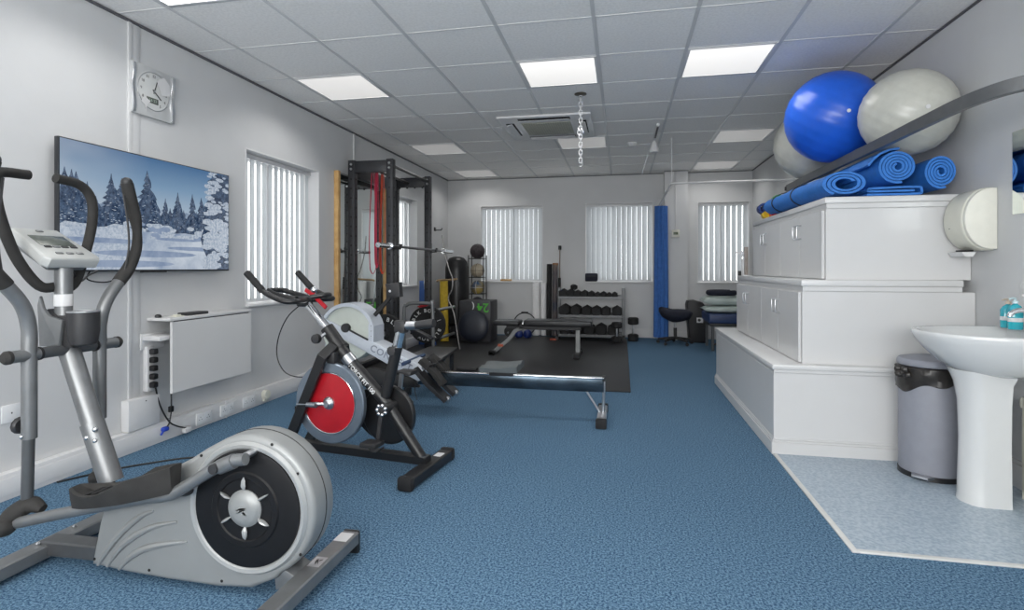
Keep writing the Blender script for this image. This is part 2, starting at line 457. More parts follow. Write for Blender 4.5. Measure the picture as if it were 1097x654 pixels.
def blind(label, axis, a0, a1, z0, z1, depth, wid=0.089, turn=30):
    loc = (XL-depth, (a0+a1)/2, z0) if axis == 'X' else ((a0+a1)/2, YB+depth, z0)
    t = thing('vertical_blind', label, 'blind', loc, group='vertical window blinds')
    g = G()
    if axis == 'X': g.box(XL-depth-.02, XL-depth+.02, a0, a1, z1-.035, z1, .004)
    else: g.box(a0, a1, YB+depth-.02, YB+depth+.02, z1-.035, z1, .004)
    g.build('headrail', upvc_m, t)
    g = G(); n = max(3, int((a1-a0)/(wid*0.86))); step = (a1-a0)/n
    ang = math.radians(turn)
    for k in range(n):
        c = a0+step*(k+.5); hx = wid/2*math.cos(ang); hy = wid/2*math.sin(ang)
        # slightly bowed slat, thin solid
        N = 4; va, vb = [], []
        for q in range(N+1):
            s_ = -1+2*q/N; bow = 0.004*(1-s_*s_)
            u = c+hx*s_-bow*math.sin(ang); d = hy*s_+bow*math.cos(ang)
            for zz, L in ((z0+.03, va), (z1-.035, vb)):
                p = (XL-depth+d, u, zz) if axis == 'X' else (u, YB+depth+d, zz)
                L.append(g.bm.verts.new(p))
        for q in range(N): g.bm.faces.new((va[q], va[q+1], vb[q+1], vb[q]))
    for f_ in g.bm.faces: f_.smooth = True
    bmesh.ops.solidify(g.bm, geom=list(g.bm.faces), thickness=0.0008)
    g.build('slats', blind_m, t)
    g = G()
    zz = z0+.028
    if axis == 'X': g.box(XL-depth-.003, XL-depth+.003, a0+.02, a1-.02, zz-.008, zz-.004)
    else: g.box(a0+.02, a1-.02, YB+depth-.003, YB+depth+.003, zz-.008, zz-.004)
    g.build('bottom_chain', upvc_m, t)
    return t
nw = 1
for h in LW: window(nw, 'X', *h); nw += 1
for h in BW: window(nw, 'Y', *h); nw += 1
blind('grey white vertical blind in the window beside the wall screen', 'X', LW[0][0]+.015, LW[0][1]-.015, LW[0][2]+.01, LW[0][3]-.02, .10, turn=-14)
blind('vertical blind in the side window behind the power rack', 'X', LW[1][0]+.015, LW[1][1]-.015, LW[1][2]+.01, LW[1][3]-.02, .10, turn=-14)
blind('vertical blind in the far window above the box and balls', 'Y', BW[0][0]+.015, BW[0][1]-.015, BW[0][2]+.01, BW[0][3]-.015, .05, turn=-22)
blind('vertical blind in the middle far window above the dumbbell rack', 'Y', BW[1][0]+.015, BW[1][1]-.015, BW[1][2]+.01, BW[1][3]-.015, .05)
blind('vertical blind in the far right window behind the treatment couch', 'Y', BW[2][0]+.015, BW[2][1]-.015, BW[2][2]+.01, BW[2][3]-.015, .05)

# ceiling light panels
# prismatic diffuser: throws its light downwards and looks dimmer at grazing angles
def panel_mat(name, s_):
    m = mat(name, (0.35, 0.35, 0.35), 0.4, emit=(1.0, 0.985, 0.96), estr=s_)
    nt = m.node_tree; b = nt.nodes['Principled BSDF']
    ge = nt.nodes.new('ShaderNodeNewGeometry'); dt = nt.nodes.new('ShaderNodeVectorMath'); dt.operation = 'DOT_PRODUCT'
    nt.links.new(ge.outputs['Incoming'], dt.inputs[0]); nt.links.new(ge.outputs['Normal'], dt.inputs[1])
    ab = nt.nodes.new('ShaderNodeMath'); ab.operation = 'ABSOLUTE'; nt.links.new(dt.outputs['Value'], ab.inputs[0])
    cr = nt.nodes.new('ShaderNodeValToRGB'); e = cr.color_ramp.elements
    e[0].position = 0.14; e[0].color = (.042, .042, .042, 1); e[1].position = 0.62; e[1].color = (1, 1, 1, 1)
    q = e.new(0.235); q.color = (.048, .048, .048, 1)
    q = e.new(0.31); q.color = (.085, .085, .085, 1)
    q = e.new(0.36); q.color = (.125, .125, .125, 1)
    q = e.new(0.45); q.color = (.8, .8, .8, 1)
    nt.links.new(ab.outputs[0], cr.inputs['Fac']); ml = nt.nodes.new('ShaderNodeMath'); ml.operation = 'MULTIPLY'
    ml.inputs[1].default_value = s_; nt.links.new(cr.outputs['Color'], ml.inputs[0]); nt.links.new(ml.outputs[0], b.inputs['Emission Strength'])
    return m
lit = panel_mat('prismatic_light_diffuser', LIGHT_NEAR); dim = panel_mat('prismatic_light_diffuser_dimmed', LIGHT_FAR)  # dim is the same panel with its glow lowered
def ceiling_light(x, y, m_, label):
    t = thing('ceiling_light', label, 'ceiling light', (x, y, CEIL), group='square ceiling light panels')
    g = G(); a = .288; b = .27
    for (x0, x1, y0, y1) in ((-a, a, -a, -b), (-a, a, b, a), (-a, -b, -b, b), (b, a, -b, b)):
        g.box(x+x0, x+x1, y+y0, y+y1, CEIL-.006, CEIL+.001, .001)
    g.build('frame', upvc_m, t)
    G().box(x-b, x+b, y-b, y+b, CEIL-.004, CEIL-.001).build('diffuser', m_, t)
cxs = [gx[i]+.3 for i in range(7)]
ceiling_light(cxs[0], 4.2, lit, 'lit ceiling panel above the wall clock side, left of the three bright ones')
ceiling_light(cxs[3], 4.2, lit, 'lit ceiling panel beside the hanging chain, middle of the three bright ones')
ceiling_light(cxs[5], 4.2, lit, 'lit ceiling panel nearest the exercise balls, right of the three bright ones')
ceiling_light(cxs[0], 2.4, lit, 'lit ceiling panel cut by the top edge of the photo, above the clock')
ceiling_light(cxs[0], 6.6, dim, 'dim ceiling panel over the power rack')
ceiling_light(cxs[3], 6.6, dim, 'dim ceiling panel just behind the air conditioning cassette')
ceiling_light(cxs[6], 6.6, dim, 'dim ceiling panel behind the pearl ball at the right wall')
ceiling_light(cxs[0], 8.4, dim, 'farthest dim ceiling panel on the left by the back wall')
ceiling_light(cxs[6], 8.4, dim, 'farthest dim ceiling panel on the right near the curtain track')
ceiling_light(cxs[3], 0.6, lit, 'lit ceiling panel overhead, in line with the chain')
ceiling_light(cxs[5], 0.6, lit, 'lit ceiling panel overhead, nearer the basin wall')
ceiling_light(cxs[0], 0.6, lit, 'lit ceiling panel overhead by the left wall')
ceiling_light(cxs[3], -0.6, lit, 'lit ceiling panel at the near end of the room')
# ================================================================== CUPBOARDS (stepped, right wall)
def mold_slab(g, x0, y0, x1, y1, z0, z1):
    """worktop with a small step moulding on the two open edges"""
    g.box(x0, x1, y0, y1, z0+(z1-z0)*.45, z1, .005, 2)
    g.box(x0+.012, x1, y0+.012, y1, z0, z0+(z1-z0)*.46, .003, 1)
def cabinet(label, x0, y0, x1, y1, z0, z1, slab, ydoors=None, plinth=False, slab_over=.012, slab_x1=None):
    t = thing('cupboard', label, 'cupboard', ((x0+x1)/2, (y0+y1)/2, z0))
    g = G().box(x0, x1, y0, y1, z0, z1, .002, 1)
    if ydoors:  # end stile frame on the near face
        g.box(x0-.002, x0+.02, y0-.004, y0+.002, z0, z1)
    g.build('body', white_m, t)
    g = G(); mold_slab(g, x0-slab_over, y0-slab_over-.008, slab_x1 or x1, y1+slab_over, slab[0], slab[1])
    g.build('top', white_m, t)
    if plinth:
        g = G()
        g.box(x0-.014, x1, y0-.014, y1+.010, z0, z0+.072, .002, 1).box(x0-.009, x1, y0-.009, y1+.006, z0+.072, z0+.084, .002, 1).box(x0-.004, x1, y0-.004, y1+.003, z0+.084, z0+.096, .002, 1)
        g.build('plinth', white_m, t)
    if ydoors:
        for k in range(len(ydoors)-1):
            a, b = ydoors[k], ydoors[k+1]
            d = G().box(x0-.018, x0-.001, a+.003, b-.003, z0+.006, z1-.008, .0015, 1).build('door', white_m, t)
            near_hinge = (k % 2 == 0)      # doors open in pairs, handles at the meeting edge
            hy = (b-.045) if near_hinge else (a+.045)
            hz = z0+(z1-z0)*.73
            h = G().tube([(x0-.018, hy, hz-.045), (x0-.040, hy, hz-.045), (x0-.046, hy, hz-.038), (x0-.046, hy, hz+.038), (x0-.040, hy, hz+.045), (x0-.018, hy, hz+.045)], .0042, seg=8)
            h.build('door_handle', steel_m, d)
    return t
cabinet('low white storage bench with moulded top, bottom step of the built-in cupboards', .89, 3.517, XR-.003, 5.55, 0, .485, (.485, .537), plinth=True, slab_x1=XR-.003)
cabinet('white built-in cupboard in the middle step, two pairs of doors with small bow handles', 1.062, 3.56, XR-.003, 5.40, .537, .972, (.972, 1.041), ydoors=[3.575, 4.02, 4.47, 4.93, 5.385], slab_over=.012, slab_x1=1.90)
cabinet('white built-in cupboard at the top step, carrying the rolled mats', 1.205, 3.60, XR-.003, 5.41, 1.041, 1.468, (1.468, 1.537), ydoors=[3.615, 4.05, 4.50, 4.95, 5.395], slab_over=.012)

# spray bottle and small block at the far end of the middle step
t = thing('spray_bottle', 'white spray bottle at the far end of the middle cupboard step', 'bottle', (1.10, 5.30, 1.041))
G().lathe([(.030, 1.042), (.034, 1.05), (.034, 1.16), (.028, 1.19), (.012, 1.21), (.012, 1.23)], (1.10, 5.30, 0)).build('body', upvc_m, t)
g = G().box(1.06, 1.125, 5.285, 5.315, 1.23, 1.265, .006).prism([(1.06, 1.255), (1.02, 1.262), (1.02, 1.25), (1.06, 1.235)], 5.29, 5.31).tube([(1.08, 5.3, 1.235), (1.065, 5.3, 1.20), (1.068, 5.3, 1.185)], .006)
g.build('trigger', upvc_m, t)
t = thing('bracket', 'slim brown and white upright stand beside the spray bottle', 'stand', (1.085, 5.20, 1.041))
G().box(1.07, 1.10, 5.18, 5.20, 1.042, 1.30, .004).build('upright', mat('taupe_plastic', (.22, .19, .17), .5, var=.05), t)
G().box(1.06, 1.12, 5.16, 5.22, 1.041, 1.05, .003).build('foot', upvc_m, t)
tag(G().box(1.055, 1.085, 5.37, 5.41, 1.041, 1.085, .006).build('block', dark_pl, loc=(1.07, 5.39, 1.041)), 'tiny dark block on the far corner of the middle step', 'block')

# ================================================================== BALL RACK AND BALLS
t = thing('ball_rack', 'long grey curved steel rail bolted to the right wall, holding up the exercise balls', 'rack', (XR, 3.9, 1.80))
g = G().path_bar([(1.47, 5.35, 1.835), (1.47, 4.6, 1.835), (1.47, 3.6, 1.835), (1.472, 3.2, 1.838), (1.485, 3.0, 1.845), (1.515, 2.83, 1.858), (1.58, 2.69, 1.872), (1.68, 2.61, 1.88), (1.80, 2.58, 1.88), (1.965, 2.57, 1.88)], .028, .062, smooth=6)
g.build('rail', mat('rail_grey_steel', (.16, .165, .17), .35, .6, var=.05), t)
g = G().path_bar([(1.90, 5.35, 1.835), (1.90, 4.55, 1.835), (1.965, 4.50, 1.835)], .028, .04, smooth=0)
g.build('rail', MATS['rail_grey_steel'], t)
g = G().box(1.45, XR, 5.33, 5.37, 1.815, 1.85, .003).build('end_bar', rack_m, t)
g = G().box(XR-.012, XR-.001, 2.51, 2.63, 1.80, 2.0, .004); g.build('wall_plate', rack_m, t)
G().box(XR-.012, XR-.001, 5.30, 5.40, 1.76, 1.92, .004).build('wall_plate', rack_m, t)
G().path_bar([(1.66, 2.625, 1.905), (1.66, 2.625, 1.985)], .03, .02, up=(0, 1, 0)).build('peg', rack_m, t)

def gym_ball(label, c, r, m_, seams):
    t = thing('exercise_ball', label, 'ball', (c[0], c[1], c[2]-r), group=None)
    g = G(); prof = []
    N = 48
    for k in range(N+1):
        a = -PI/2+PI*k/N
        rr = r*math.cos(a)
        rib = 0.0016*(math.cos(seams*a*2)) if abs(a) < 1.2 else 0
        prof.append((max(rr+rib, 0.002), r*math.sin(a)))
    g.lathe(prof, (0, 0, 0), 'Z', seg=64)
    g.rot(.5, 'X').rot(.4, 'Y')
    bmesh.ops.translate(g.bm, verts=g.bm.verts, vec=Vector(c))
    b = g.build('shell', m_, t, sharp=80)
    g = G().cyl((0, 0, r-.003), (0, 0, r+.0025), .012); g.rot(.5+1.2, 'X').rot(.4, 'Y')
    bmesh.ops.translate(g.bm, verts=g.bm.verts, vec=Vector(c)); g.build('valve_plug', upvc_m, t)
gym_ball('big blue exercise ball wedged between two grey balls under the ceiling', (1.47, 4.25, 2.18), .315, blue_ball, 14)
gym_ball('pearl grey exercise ball nearest the basin, in front of the blue one', (1.70, 3.73, 2.052), .258, grey_ball, 14)
gym_ball('dull grey exercise ball half hidden behind the blue one', (1.56, 4.98, 2.15), .295, grey_ball, 12)

# ================================================================== ROLLED MATS
def spiral_strip(g, p0, p1, R, turns, thick, sx=1.0, sz=1.0, start=0.0, r_in=None, tail=0.0):
    """foam mat rolled about the axis p0->p1 (near to far)"""
    p0, p1 = Vector(p0), Vector(p1)
    N = int(turns*28); r_in = r_in if r_in else max(.012, R-turns*thick*1.25)
    def ring(P):
        inn, out = [], []
        for k in range(N+1):
            f_ = k/N; a = start+2*PI*turns*f_
            r = r_in+(R-thick-r_in)*f_
            inn.append(P+Vector((math.cos(a)*r*sx, 0, math.sin(a)*r*sz)))
            out.append(P+Vector((math.cos(a)*(r+thick)*sx, 0, math.sin(a)*(r+thick)*sz)))
        if tail:
            d = Vector((-math.sin(a), 0, math.cos(a)))*tail
            inn.append(inn[-1]+d); out.append(out[-1]+d)
        return inn, out
    i0, o0 = ring(p0); i1, o1 = ring(p1)
    V = lambda L: [g.bm.verts.new(p) for p in L]
    i0, o0, i1, o1 = V(i0), V(o0), V(i1), V(o1)
    fs = []; n = len(i0)
    for k in range(n-1):
        fs += [g.bm.faces.new((i0[k], i0[k+1], o0[k+1], o0[k])), g.bm.faces.new((i1[k], o1[k], o1[k+1], i1[k+1])),
               g.bm.faces.new((o0[k], o0[k+1], o1[k+1], o1[k])), g.bm.faces.new((i0[k], i1[k], i1[k+1], i0[k+1]))]
    fs += [g.bm.faces.new((i0[0], o0[0], o1[0], i1[0])), g.bm.faces.new((i0[-1], i1[-1], o1[-1], o0[-1]))]
    g._tag(fs)
    return g
def ribbon(g, pts, th, y0, y1):
    n = len(pts); A = []; B = []
    for i in range(n):
        a = pts[max(i-1, 0)]; b = pts[min(i+1, n-1)]; d = (b-a).normalized(); nn = Vector((-d.z, 0, d.x))
        A.append(pts[i]+nn*th/2); B.append(pts[i]-nn*th/2)
    mk = lambda L, y: [g.bm.verts.new((p.x, y, p.z)) for p in L]
    a0, b0, a1, b1 = mk(A, y0), mk(B, y0), mk(A, y1), mk(B, y1); fs = []
    for k in range(n-1):
        fs += [g.bm.faces.new((a0[k], a0[k+1], b0[k+1], b0[k])), g.bm.faces.new((a1[k], b1[k], b1[k+1], a1[k+1])),
               g.bm.faces.new((a0[k], a1[k], a1[k+1], a0[k+1])), g.bm.faces.new((b0[k], b0[k+1], b1[k+1], b1[k]))]
    fs += [g.bm.faces.new((a0[0], b0[0], b1[0], a1[0])), g.bm.faces.new((a0[-1], a1[-1], b1[-1], b0[-1]))]
    g._tag(fs)
ZT = 1.537
def mat_roll(label, p0, p1, R, turns, sx, sz, thick=.0125, start=0.0, straps=(), tail=0, r_in=None):
    t = thing('exercise_mat', label, 'exercise mat', (p0[0], p0[1], ZT))
    spiral_strip(G(), p0, p1, R, turns, thick, sx, sz, start, r_in, tail).build('foam', blue_mat, t, sharp=50)
    for s_ in straps:
        c = Vector(p0).lerp(Vector(p1), s_)
        pts = [c+Vector((math.cos(a)*(R+.002)*sx, 0, math.sin(a)*(R+.002)*sz)) for a in [2*PI*k/28 for k in range(28)]]
        G().tube(pts, .004, seg=6, closed=True).build('elastic_strap', black_m, t)
    return t
mat_roll('flattened blue mat roll with black straps lying on the cupboard edge', (1.30, 3.575, ZT+.079), (1.262, 4.80, ZT+.078), .079, 2.6, 1.62, .98, thick=.0120, start=.4, straps=(.45, .80), r_in=.026)
mat_roll('upper blue mat roll with its spiral end showing, loose flap on top', (1.59, 3.60, ZT+.172), (1.455, 5.0, ZT+.160), .10, 4.5, 1.06, 1.0, thick=.0135, start=1.8, r_in=.010)
g = G(); ribbon(g, [Vector((x, 0, ZT+z)) for x, z in ((1.60, .2795), (1.55, .274), (1.50, .253), (1.46, .218), (1.435, .183))], .012, 3.60, 4.95)
g.build('loose_flap', blue_mat, [o for o in bpy.data.objects if o.name.startswith('exercise_mat') and 'upper' in o.get('label', '')][0], sharp=60)
mat_roll('blue mat roll at the right end, closest to the wall', (1.815, 3.60, ZT+.135), (1.80, 5.0, ZT+.125), .098, 4.4, .9, 1.02, thick=.0135, start=2.5, r_in=.010)
# folded mat lying flat below them
t = thing('exercise_mat', 'blue mat folded flat beneath the two upright rolls', 'exercise mat', (1.56, 3.6, ZT))
g = G()
loop = [(1.42, .014), (1.68, .014), (1.705, .024), (1.705, .040), (1.68, .054), (1.45, .050), (1.43, .041), (1.45, .033), (1.67, .034)]
pts3 = catmull([(x, 0, z) for x, z in loop], 4)
ribbon(g, [Vector((p.x, 0, p.z+ZT-.006)) for p in pts3], .0125, 3.58, 4.6)
g.build('foam', blue_mat, t, sharp=60)
# light blue unrolled flap draped over the strapped roll
# resistance bands rolled up near the far end
for i, (nm, c, lb, p, r) in enumerate([('green', (.02, .30, .05), 'green rolled exercise band near the far end of the mats', (1.30, 5.02, 1.685), .050),
        ('navy', (.02, .05, .22), 'navy rolled exercise band below the green one', (1.235, 5.22, 1.640), .050),
        ('yellow', (.75, .52, .02), 'yellow rolled exercise band at the cupboard corner', (1.225, 5.10, 1.573), .034),
        ('red', (.62, .02, .03), 'red rolled exercise band beside the yellow one', (1.262, 4.98, 1.570), .032)]):
    t = thing('exercise_band', lb, 'exercise band', (p[0], p[1], p[2]-r))
    m_ = mat('band_'+nm, c, .5, var=.05)
    spiral_strip(G(), (p[0], p[1]-.06, p[2]), (p[0]+.01, p[1]+.05, p[2]), r, 3.0, .006, 1.2, 1.0).build('roll', m_, t)
    G().lathe([(.006, -.045), (r*.5, -.045), (r*.5, .045), (.006, .045)], (p[0]+.005, p[1], p[2]), 'Y', 16).build('core', m_, t)

# ================================================================== BASIN CORNER
# towel roll dispenser
t = thing('towel_dispenser', 'cream D-shaped paper towel dispenser fixed to the right wall', 'dispenser', (XR, 3.48, 1.208))
zc, hz, dp = 1.378, .170, .16
D = [(XR-.001, 1.208)]
for k in range(17):
    a = -PI/2-PI*k/16
    D.append((XR-.03+math.cos(a)*(dp-.03), zc+math.sin(a)*hz))
D.append((XR-.001, 1.548))
G().prism(D, 3.40, 3.575, 'XZ', .012, 3).build('cover', cream_m, t)
G().prism([(x if x > XR-.02 else (x-XR)*.97+XR, (z-zc)*.97+zc) for x, z in D], 3.375, 3.40, 'XZ', .006, 2).build('end_cap', mat('cream_plastic_light', (.76, .75, .67), .35, var=.02), t)
g = G().box(XR-.12, XR-.06, 3.47, 3.53, 1.203, 1.212, .004); g.build('paper_slot', dark_pl, t)
g = G().prism([(XR-.13, 1.20), (XR-.06, 1.20), (XR-.075, 1.175), (XR-.115, 1.175)], 3.45, 3.58); g.build('paper', upvc_m, t)
G().lathe([(.002, 0), (.010, 0), (.010, .004), (.002, .004)], (XR-.155, 3.52, 1.34), 'X', 12).build('lock', dark_pl, t)
# mirror
t = thing('wall_mirror', 'frameless wall mirror cut by the right edge of the photo', 'mirror', (XR, 2.95, 1.386))
G().box(XR-.006, XR-.0065+.004, 2.60, 3.256, 1.386, 1.808, 0).build('mirror_glass', mirror_m, t)
G().box(XR-.0024, XR, 2.605, 3.25, 1.39, 1.804).build('backing', dark_pl, t)
# splashback
t = G().box(XR-.008, XR, 2.35, 3.20, .83, 1.035, .001).box(XR-.0095, XR-.001, 2.77, 2.773, .83, 1.035).build('splashback', gloss_white, loc=(XR, 2.8, .83))
tag(t, 'white tiled splashback on the wall behind the basin', 'splashback')
# basin
BX, BY = XR, 2.985
t = thing('pedestal_basin', 'white pedestal wash basin standing on the speckled vinyl', 'basin', (1.68, BY, 0))
def half_ring(dx, dy, z, n=28, back=XR-.002, p=2.3):
    L = []
    for k in range(n):
        a = PI/2+PI*k/(n-1)
        c_, s_ = math.cos(a), math.sin(a)
        L.append(Vector((back-.12+(-abs(c_)**(2/p))*(dx-.12) if True else 0, BY+math.copysign(abs(s_)**(2/p), s_)*dy, z)))
    L.append(Vector((back, BY-dy, z))); L.insert(0, Vector((back, BY+dy, z)))
    return L
def loft(g, rings, cap0=True, cap1=True):
    R_ = [[g.bm.verts.new(p) for p in r] for r in rings]; fs = []; n = len(R_[0])
    for i in range(len(R_)-1):
        for k in range(n): fs.append(g.bm.faces.new((R_[i][k], R_[i][(k+1) % n], R_[i+1][(k+1) % n], R_[i+1][k])))
    if cap0: fs.append(g.bm.faces.new(R_[0]))
    if cap1: fs.append(g.bm.faces.new(R_[-1]))
    g._tag(fs); return g
def shrink(r, f_, z, cx=XR-.20):
    return [Vector((cx+(p.x-cx)*f_, BY+(p.y-BY)*f_, z)) for p in r]
rim = half_ring(.562, .30, .83)
R0 = [shrink(rim, .40, .640), shrink(rim, .58, .660), shrink(rim, .74, .700), shrink(rim, .88, .755), shrink(rim, .97, .80), shrink(rim, 1.0, .822), shrink(rim, 1.0, .836), shrink(rim, .985, .841)]
R0 = [[Vector((min(p.x, XR-.002), p.y, p.z)) for p in r] for r in R0]
for r in R0:       # keep the back flat against the wall
    r[0].x = r[-1].x = XR-.002
inner = [shrink(rim, .90, .838, XR-.27), shrink(rim, .82, .80, XR-.27), shrink(rim, .66, .74, XR-.27), shrink(rim, .40, .70, XR-.27), shrink(rim, .08, .692, XR-.27)]
G2 = G(); loft(G2, R0+inner); bmesh.ops.translate(G2.bm, verts=G2.bm.verts, vec=(0, 0, -.03)); G2.build('bowl', gloss_white, t, sharp=60)
g = G(); rings = []
for z, wx0, wx1, wy in [(0, 1.578, 1.75, .088), (.03, 1.582, 1.75, .085), (.30, 1.588, 1.75, .080), (.48, 1.583, 1.75, .083), (.57, 1.568, 1.75, .092), (.632, 1.545, 1.77, .108)]:
    L = []
    for k in range(20):
        a = PI/2+PI*k/19
        L.append(Vector((wx0+.07+math.cos(a)*.07, BY+math.sin(a)*wy, z)))
    L.append(Vector((wx1, BY-wy, z))); L.insert(0, Vector((wx1, BY+wy, z)))
    rings.append(L)
loft(g, rings); g.build('pedestal', gloss_white, t, sharp=60)
G().lathe([(.006, .8095), (.014, .8105), (.014, .8125), (.004, .813)], (1.80, 2.86, 0), 'Z', 12).build('tap_hole_cover', dark_pl, t)
tp = G(); tp.lathe([(.026, .810), (.026, .83), (.018, .86), (.016, .92), (.02, .93), (.02, .95), (.004, .955)], (1.90, 2.96, 0))
tp.tube([(1.90, 2.96, .90), (1.82, 2.96, .915), (1.78, 2.96, .90), (1.775, 2.96, .885)], .011, smooth=4)
tap = tp.build('tap', chrome_m, t)
G().tube([(1.90, 2.96, .955), (1.88, 2.96, .975), (1.83, 2.96, .985)], .007, smooth=4).build('tap_lever', chrome_m, tap)
# soap bottles
def soap(label, x, y, h, w_, m_, cap):
    t = thing('soap_bottle', label, 'soap bottle', (x, y, .812))
    b = .812
    G().lathe([(w_*.9, b), (w_, b+.006), (w_, b+h*.62), (w_*.7, b+h*.74), (.010, b+h*.8), (.010, b+h*.84)], (x, y, 0), sx=1.0, sy=.65, seg=28).build('bottle', m_, t)
    g = G().lathe([(.012, b+h*.82), (.012, b+h*.9), (.005, b+h*.92), (.005, b+h)], (x, y, 0), seg=16)
    g.tube([(x, y, b+h*.98), (x-.02, y-.01, b+h*.985), (x-.035, y-.018, b+h*.96)], .0045, smooth=3); g.build('pump', cap, t)
    return t
soap_m = mat('blue_green_soap', (.02, .32, .42), .15, coat=.5, c2=(.03, .42, .5), vscale=9)
s1 = soap('blue-green hand soap bottle with a white and silver band, behind the tap', 1.90, 3.18, .145, .034, soap_m, mat('pale_pump', (.6, .52, .42), .4, var=.02))
s2 = soap('taller blue-green soap bottle with a clear pump at the basin edge', 1.88, 3.095, .155, .032, soap_m, mat('clear_pump', (.55, .72, .76), .2, var=.02))
for s_, (x, y, w_) in ((s1, (1.90, 3.18, .0346)), (s2, (1.88, 3.095, .0326))):
    G().lathe([(w_, .850), (w_+.0004, .851), (w_+.0004, .868), (w_, .869)], (x, y, 0), sx=1.0, sy=.65, seg=28).build('label_band', upvc_m, s_)

# pedal bin
t = thing('pedal_bin', 'grey pedal bin with a black liner folded over its rim, beside the basin', 'bin', (1.625, 3.325, 0))
c = (1.625, 3.325, 0)
G().lathe([(.142, .0), (.146, .004), (.146, .028), (.142, .03)], c, seg=48).build('base_ring', black_m, t)
G().lathe([(.141, .03), (.143, .04), (.143, .570), (.141, .575)], c, seg=48).build('body', bin_m, t)
g = G(); N = 60
rings = []
for lv, (z, r) in enumerate([(.588, .1445), (.583, .152), (.555, .156), (.52, .1535), (.49, .150), (.485, .1455)]):
    ring = []
    for k in range(N):
        a = 2*PI*k/N
        wob = .005*math.sin(7*a+lv*1.7)+.004*math.sin(13*a+lv*2.9)+random.uniform(-.0018, .0018)
        dz = (.035*math.sin(a*1.0+2.2)+.014*math.sin(5*a)) if lv >= 3 else 0
        rr = r+max(-.004, wob)*(0.3 if lv in (0, 5) else 1)
        ring.append(Vector((c[0]+math.cos(a)*max(rr, .1445), c[1]+math.sin(a)*max(rr, .1445), z+dz)))
    rings.append(ring)
loft(g, rings, False, False)
for k in range(9):
    a = 3.5+random.uniform(-.28, .28)
    g.ball((c[0]+math.cos(a)*(.160+random.uniform(-.004, .01)), c[1]+math.sin(a)*(.16+random.uniform(-.004, .008)), .555+random.uniform(-.016, .024)), random.uniform(.012, .021), sx=1.2, seg=8, rings=6)
g.build('bin_liner', bag_m, t, sharp=25)
G().lathe([(.147, .592), (.149, .598), (.149, .612), (.140, .626), (.09, .637), (.02, .640), (.002, .640)], c, seg=48).build('lid', bin_m, t)
g = G().prism([(-.05, 0), (.05, 0), (.035, -.045), (-.035, -.045)], .012, .024, 'XY', .004)
g.rot(-.75, 'Z'); bmesh.ops.translate(g.bm, verts=g.bm.verts, vec=(1.535, 3.212, .01)); g.build('pedal', steel_m, t)

# cream heating panel standing low on the wall beyond the basin pedestal
t = thing('radiator', 'cream low radiator on the right wall, mostly behind the basin pedestal', 'radiator', (1.93, 2.45, .06))
g = G().box(1.86, 1.95, 2.30, 3.02, .04, .50, .012)
for k in range(14): g.box(1.852, 1.862, 2.33+k*.05, 2.352+k*.05, .08, .46, .004)
g.build('panel', cream_m, t)
G().tube([(1.89, 3.05, .0), (1.89, 3.05, .44), (1.89, 3.03, .46), (1.89, 3.0, .46)], .009, smooth=3).build('pipe', cream_m, t)
G().lathe([(.016, 0), (.018, .01), (.018, .04), (.012, .05)], (1.89, 3.05, .44)).build('valve', cream_m, t)

# ================================================================== LEFT WALL: screen, clock, desk, boxes
# television
Y0, Y1, Z0, Z1 = 2.315, 3.571, 1.092, 1.800
t = thing('television', 'large flat wall screen showing a snowy conifer forest', 'television', (XL+.03, (Y0+Y1)/2, Z0))
G().box(XL+.035, XL+.062, Y0, Y1, Z0, Z1, .002).box(XL+.02, XL+.036, Y0+.12, Y1-.12, Z0+.06, Z1-.15, .004).build('casing', mat('tv_casing', (.02, .022, .025), .35, var=.05), t)
G().box(XL+.001, XL+.021, 2.7, 3.2, 1.25, 1.6).build('wall_bracket', black_m, t)
def scr(name, c, s_=1.0, c2=None, vs_=8.0):
    m = bpy.data.materials.new(name); m.use_nodes = True; nt = m.node_tree; b = nt.nodes['Principled BSDF']
    b.inputs['Base Color'].default_value = (.01, .01, .012, 1); b.inputs['Roughness'].default_value = .12
    b.inputs['Emission Strength'].default_value = s_*.70
    tc = nt.nodes.new('ShaderNodeTexCoord'); n = nt.nodes.new('ShaderNodeTexNoise'); n.inputs['Scale'].default_value = vs_; n.inputs['Detail'].default_value = 6
    n.inputs['Roughness'].default_value = .65
    r = nt.nodes.new('ShaderNodeValToRGB'); r.color_ramp.elements[0].position = .38; r.color_ramp.elements[1].position = .62
    r.color_ramp.elements[0].color = (*c, 1); r.color_ramp.elements[1].color = (*(c2 or c), 1)
    nt.links.new(tc.outputs['Object'], n.inputs['Vector']); nt.links.new(n.outputs['Fac'], r.inputs['Fac']); nt.links.new(r.outputs['Color'], b.inputs['Emission Color'])
    return m
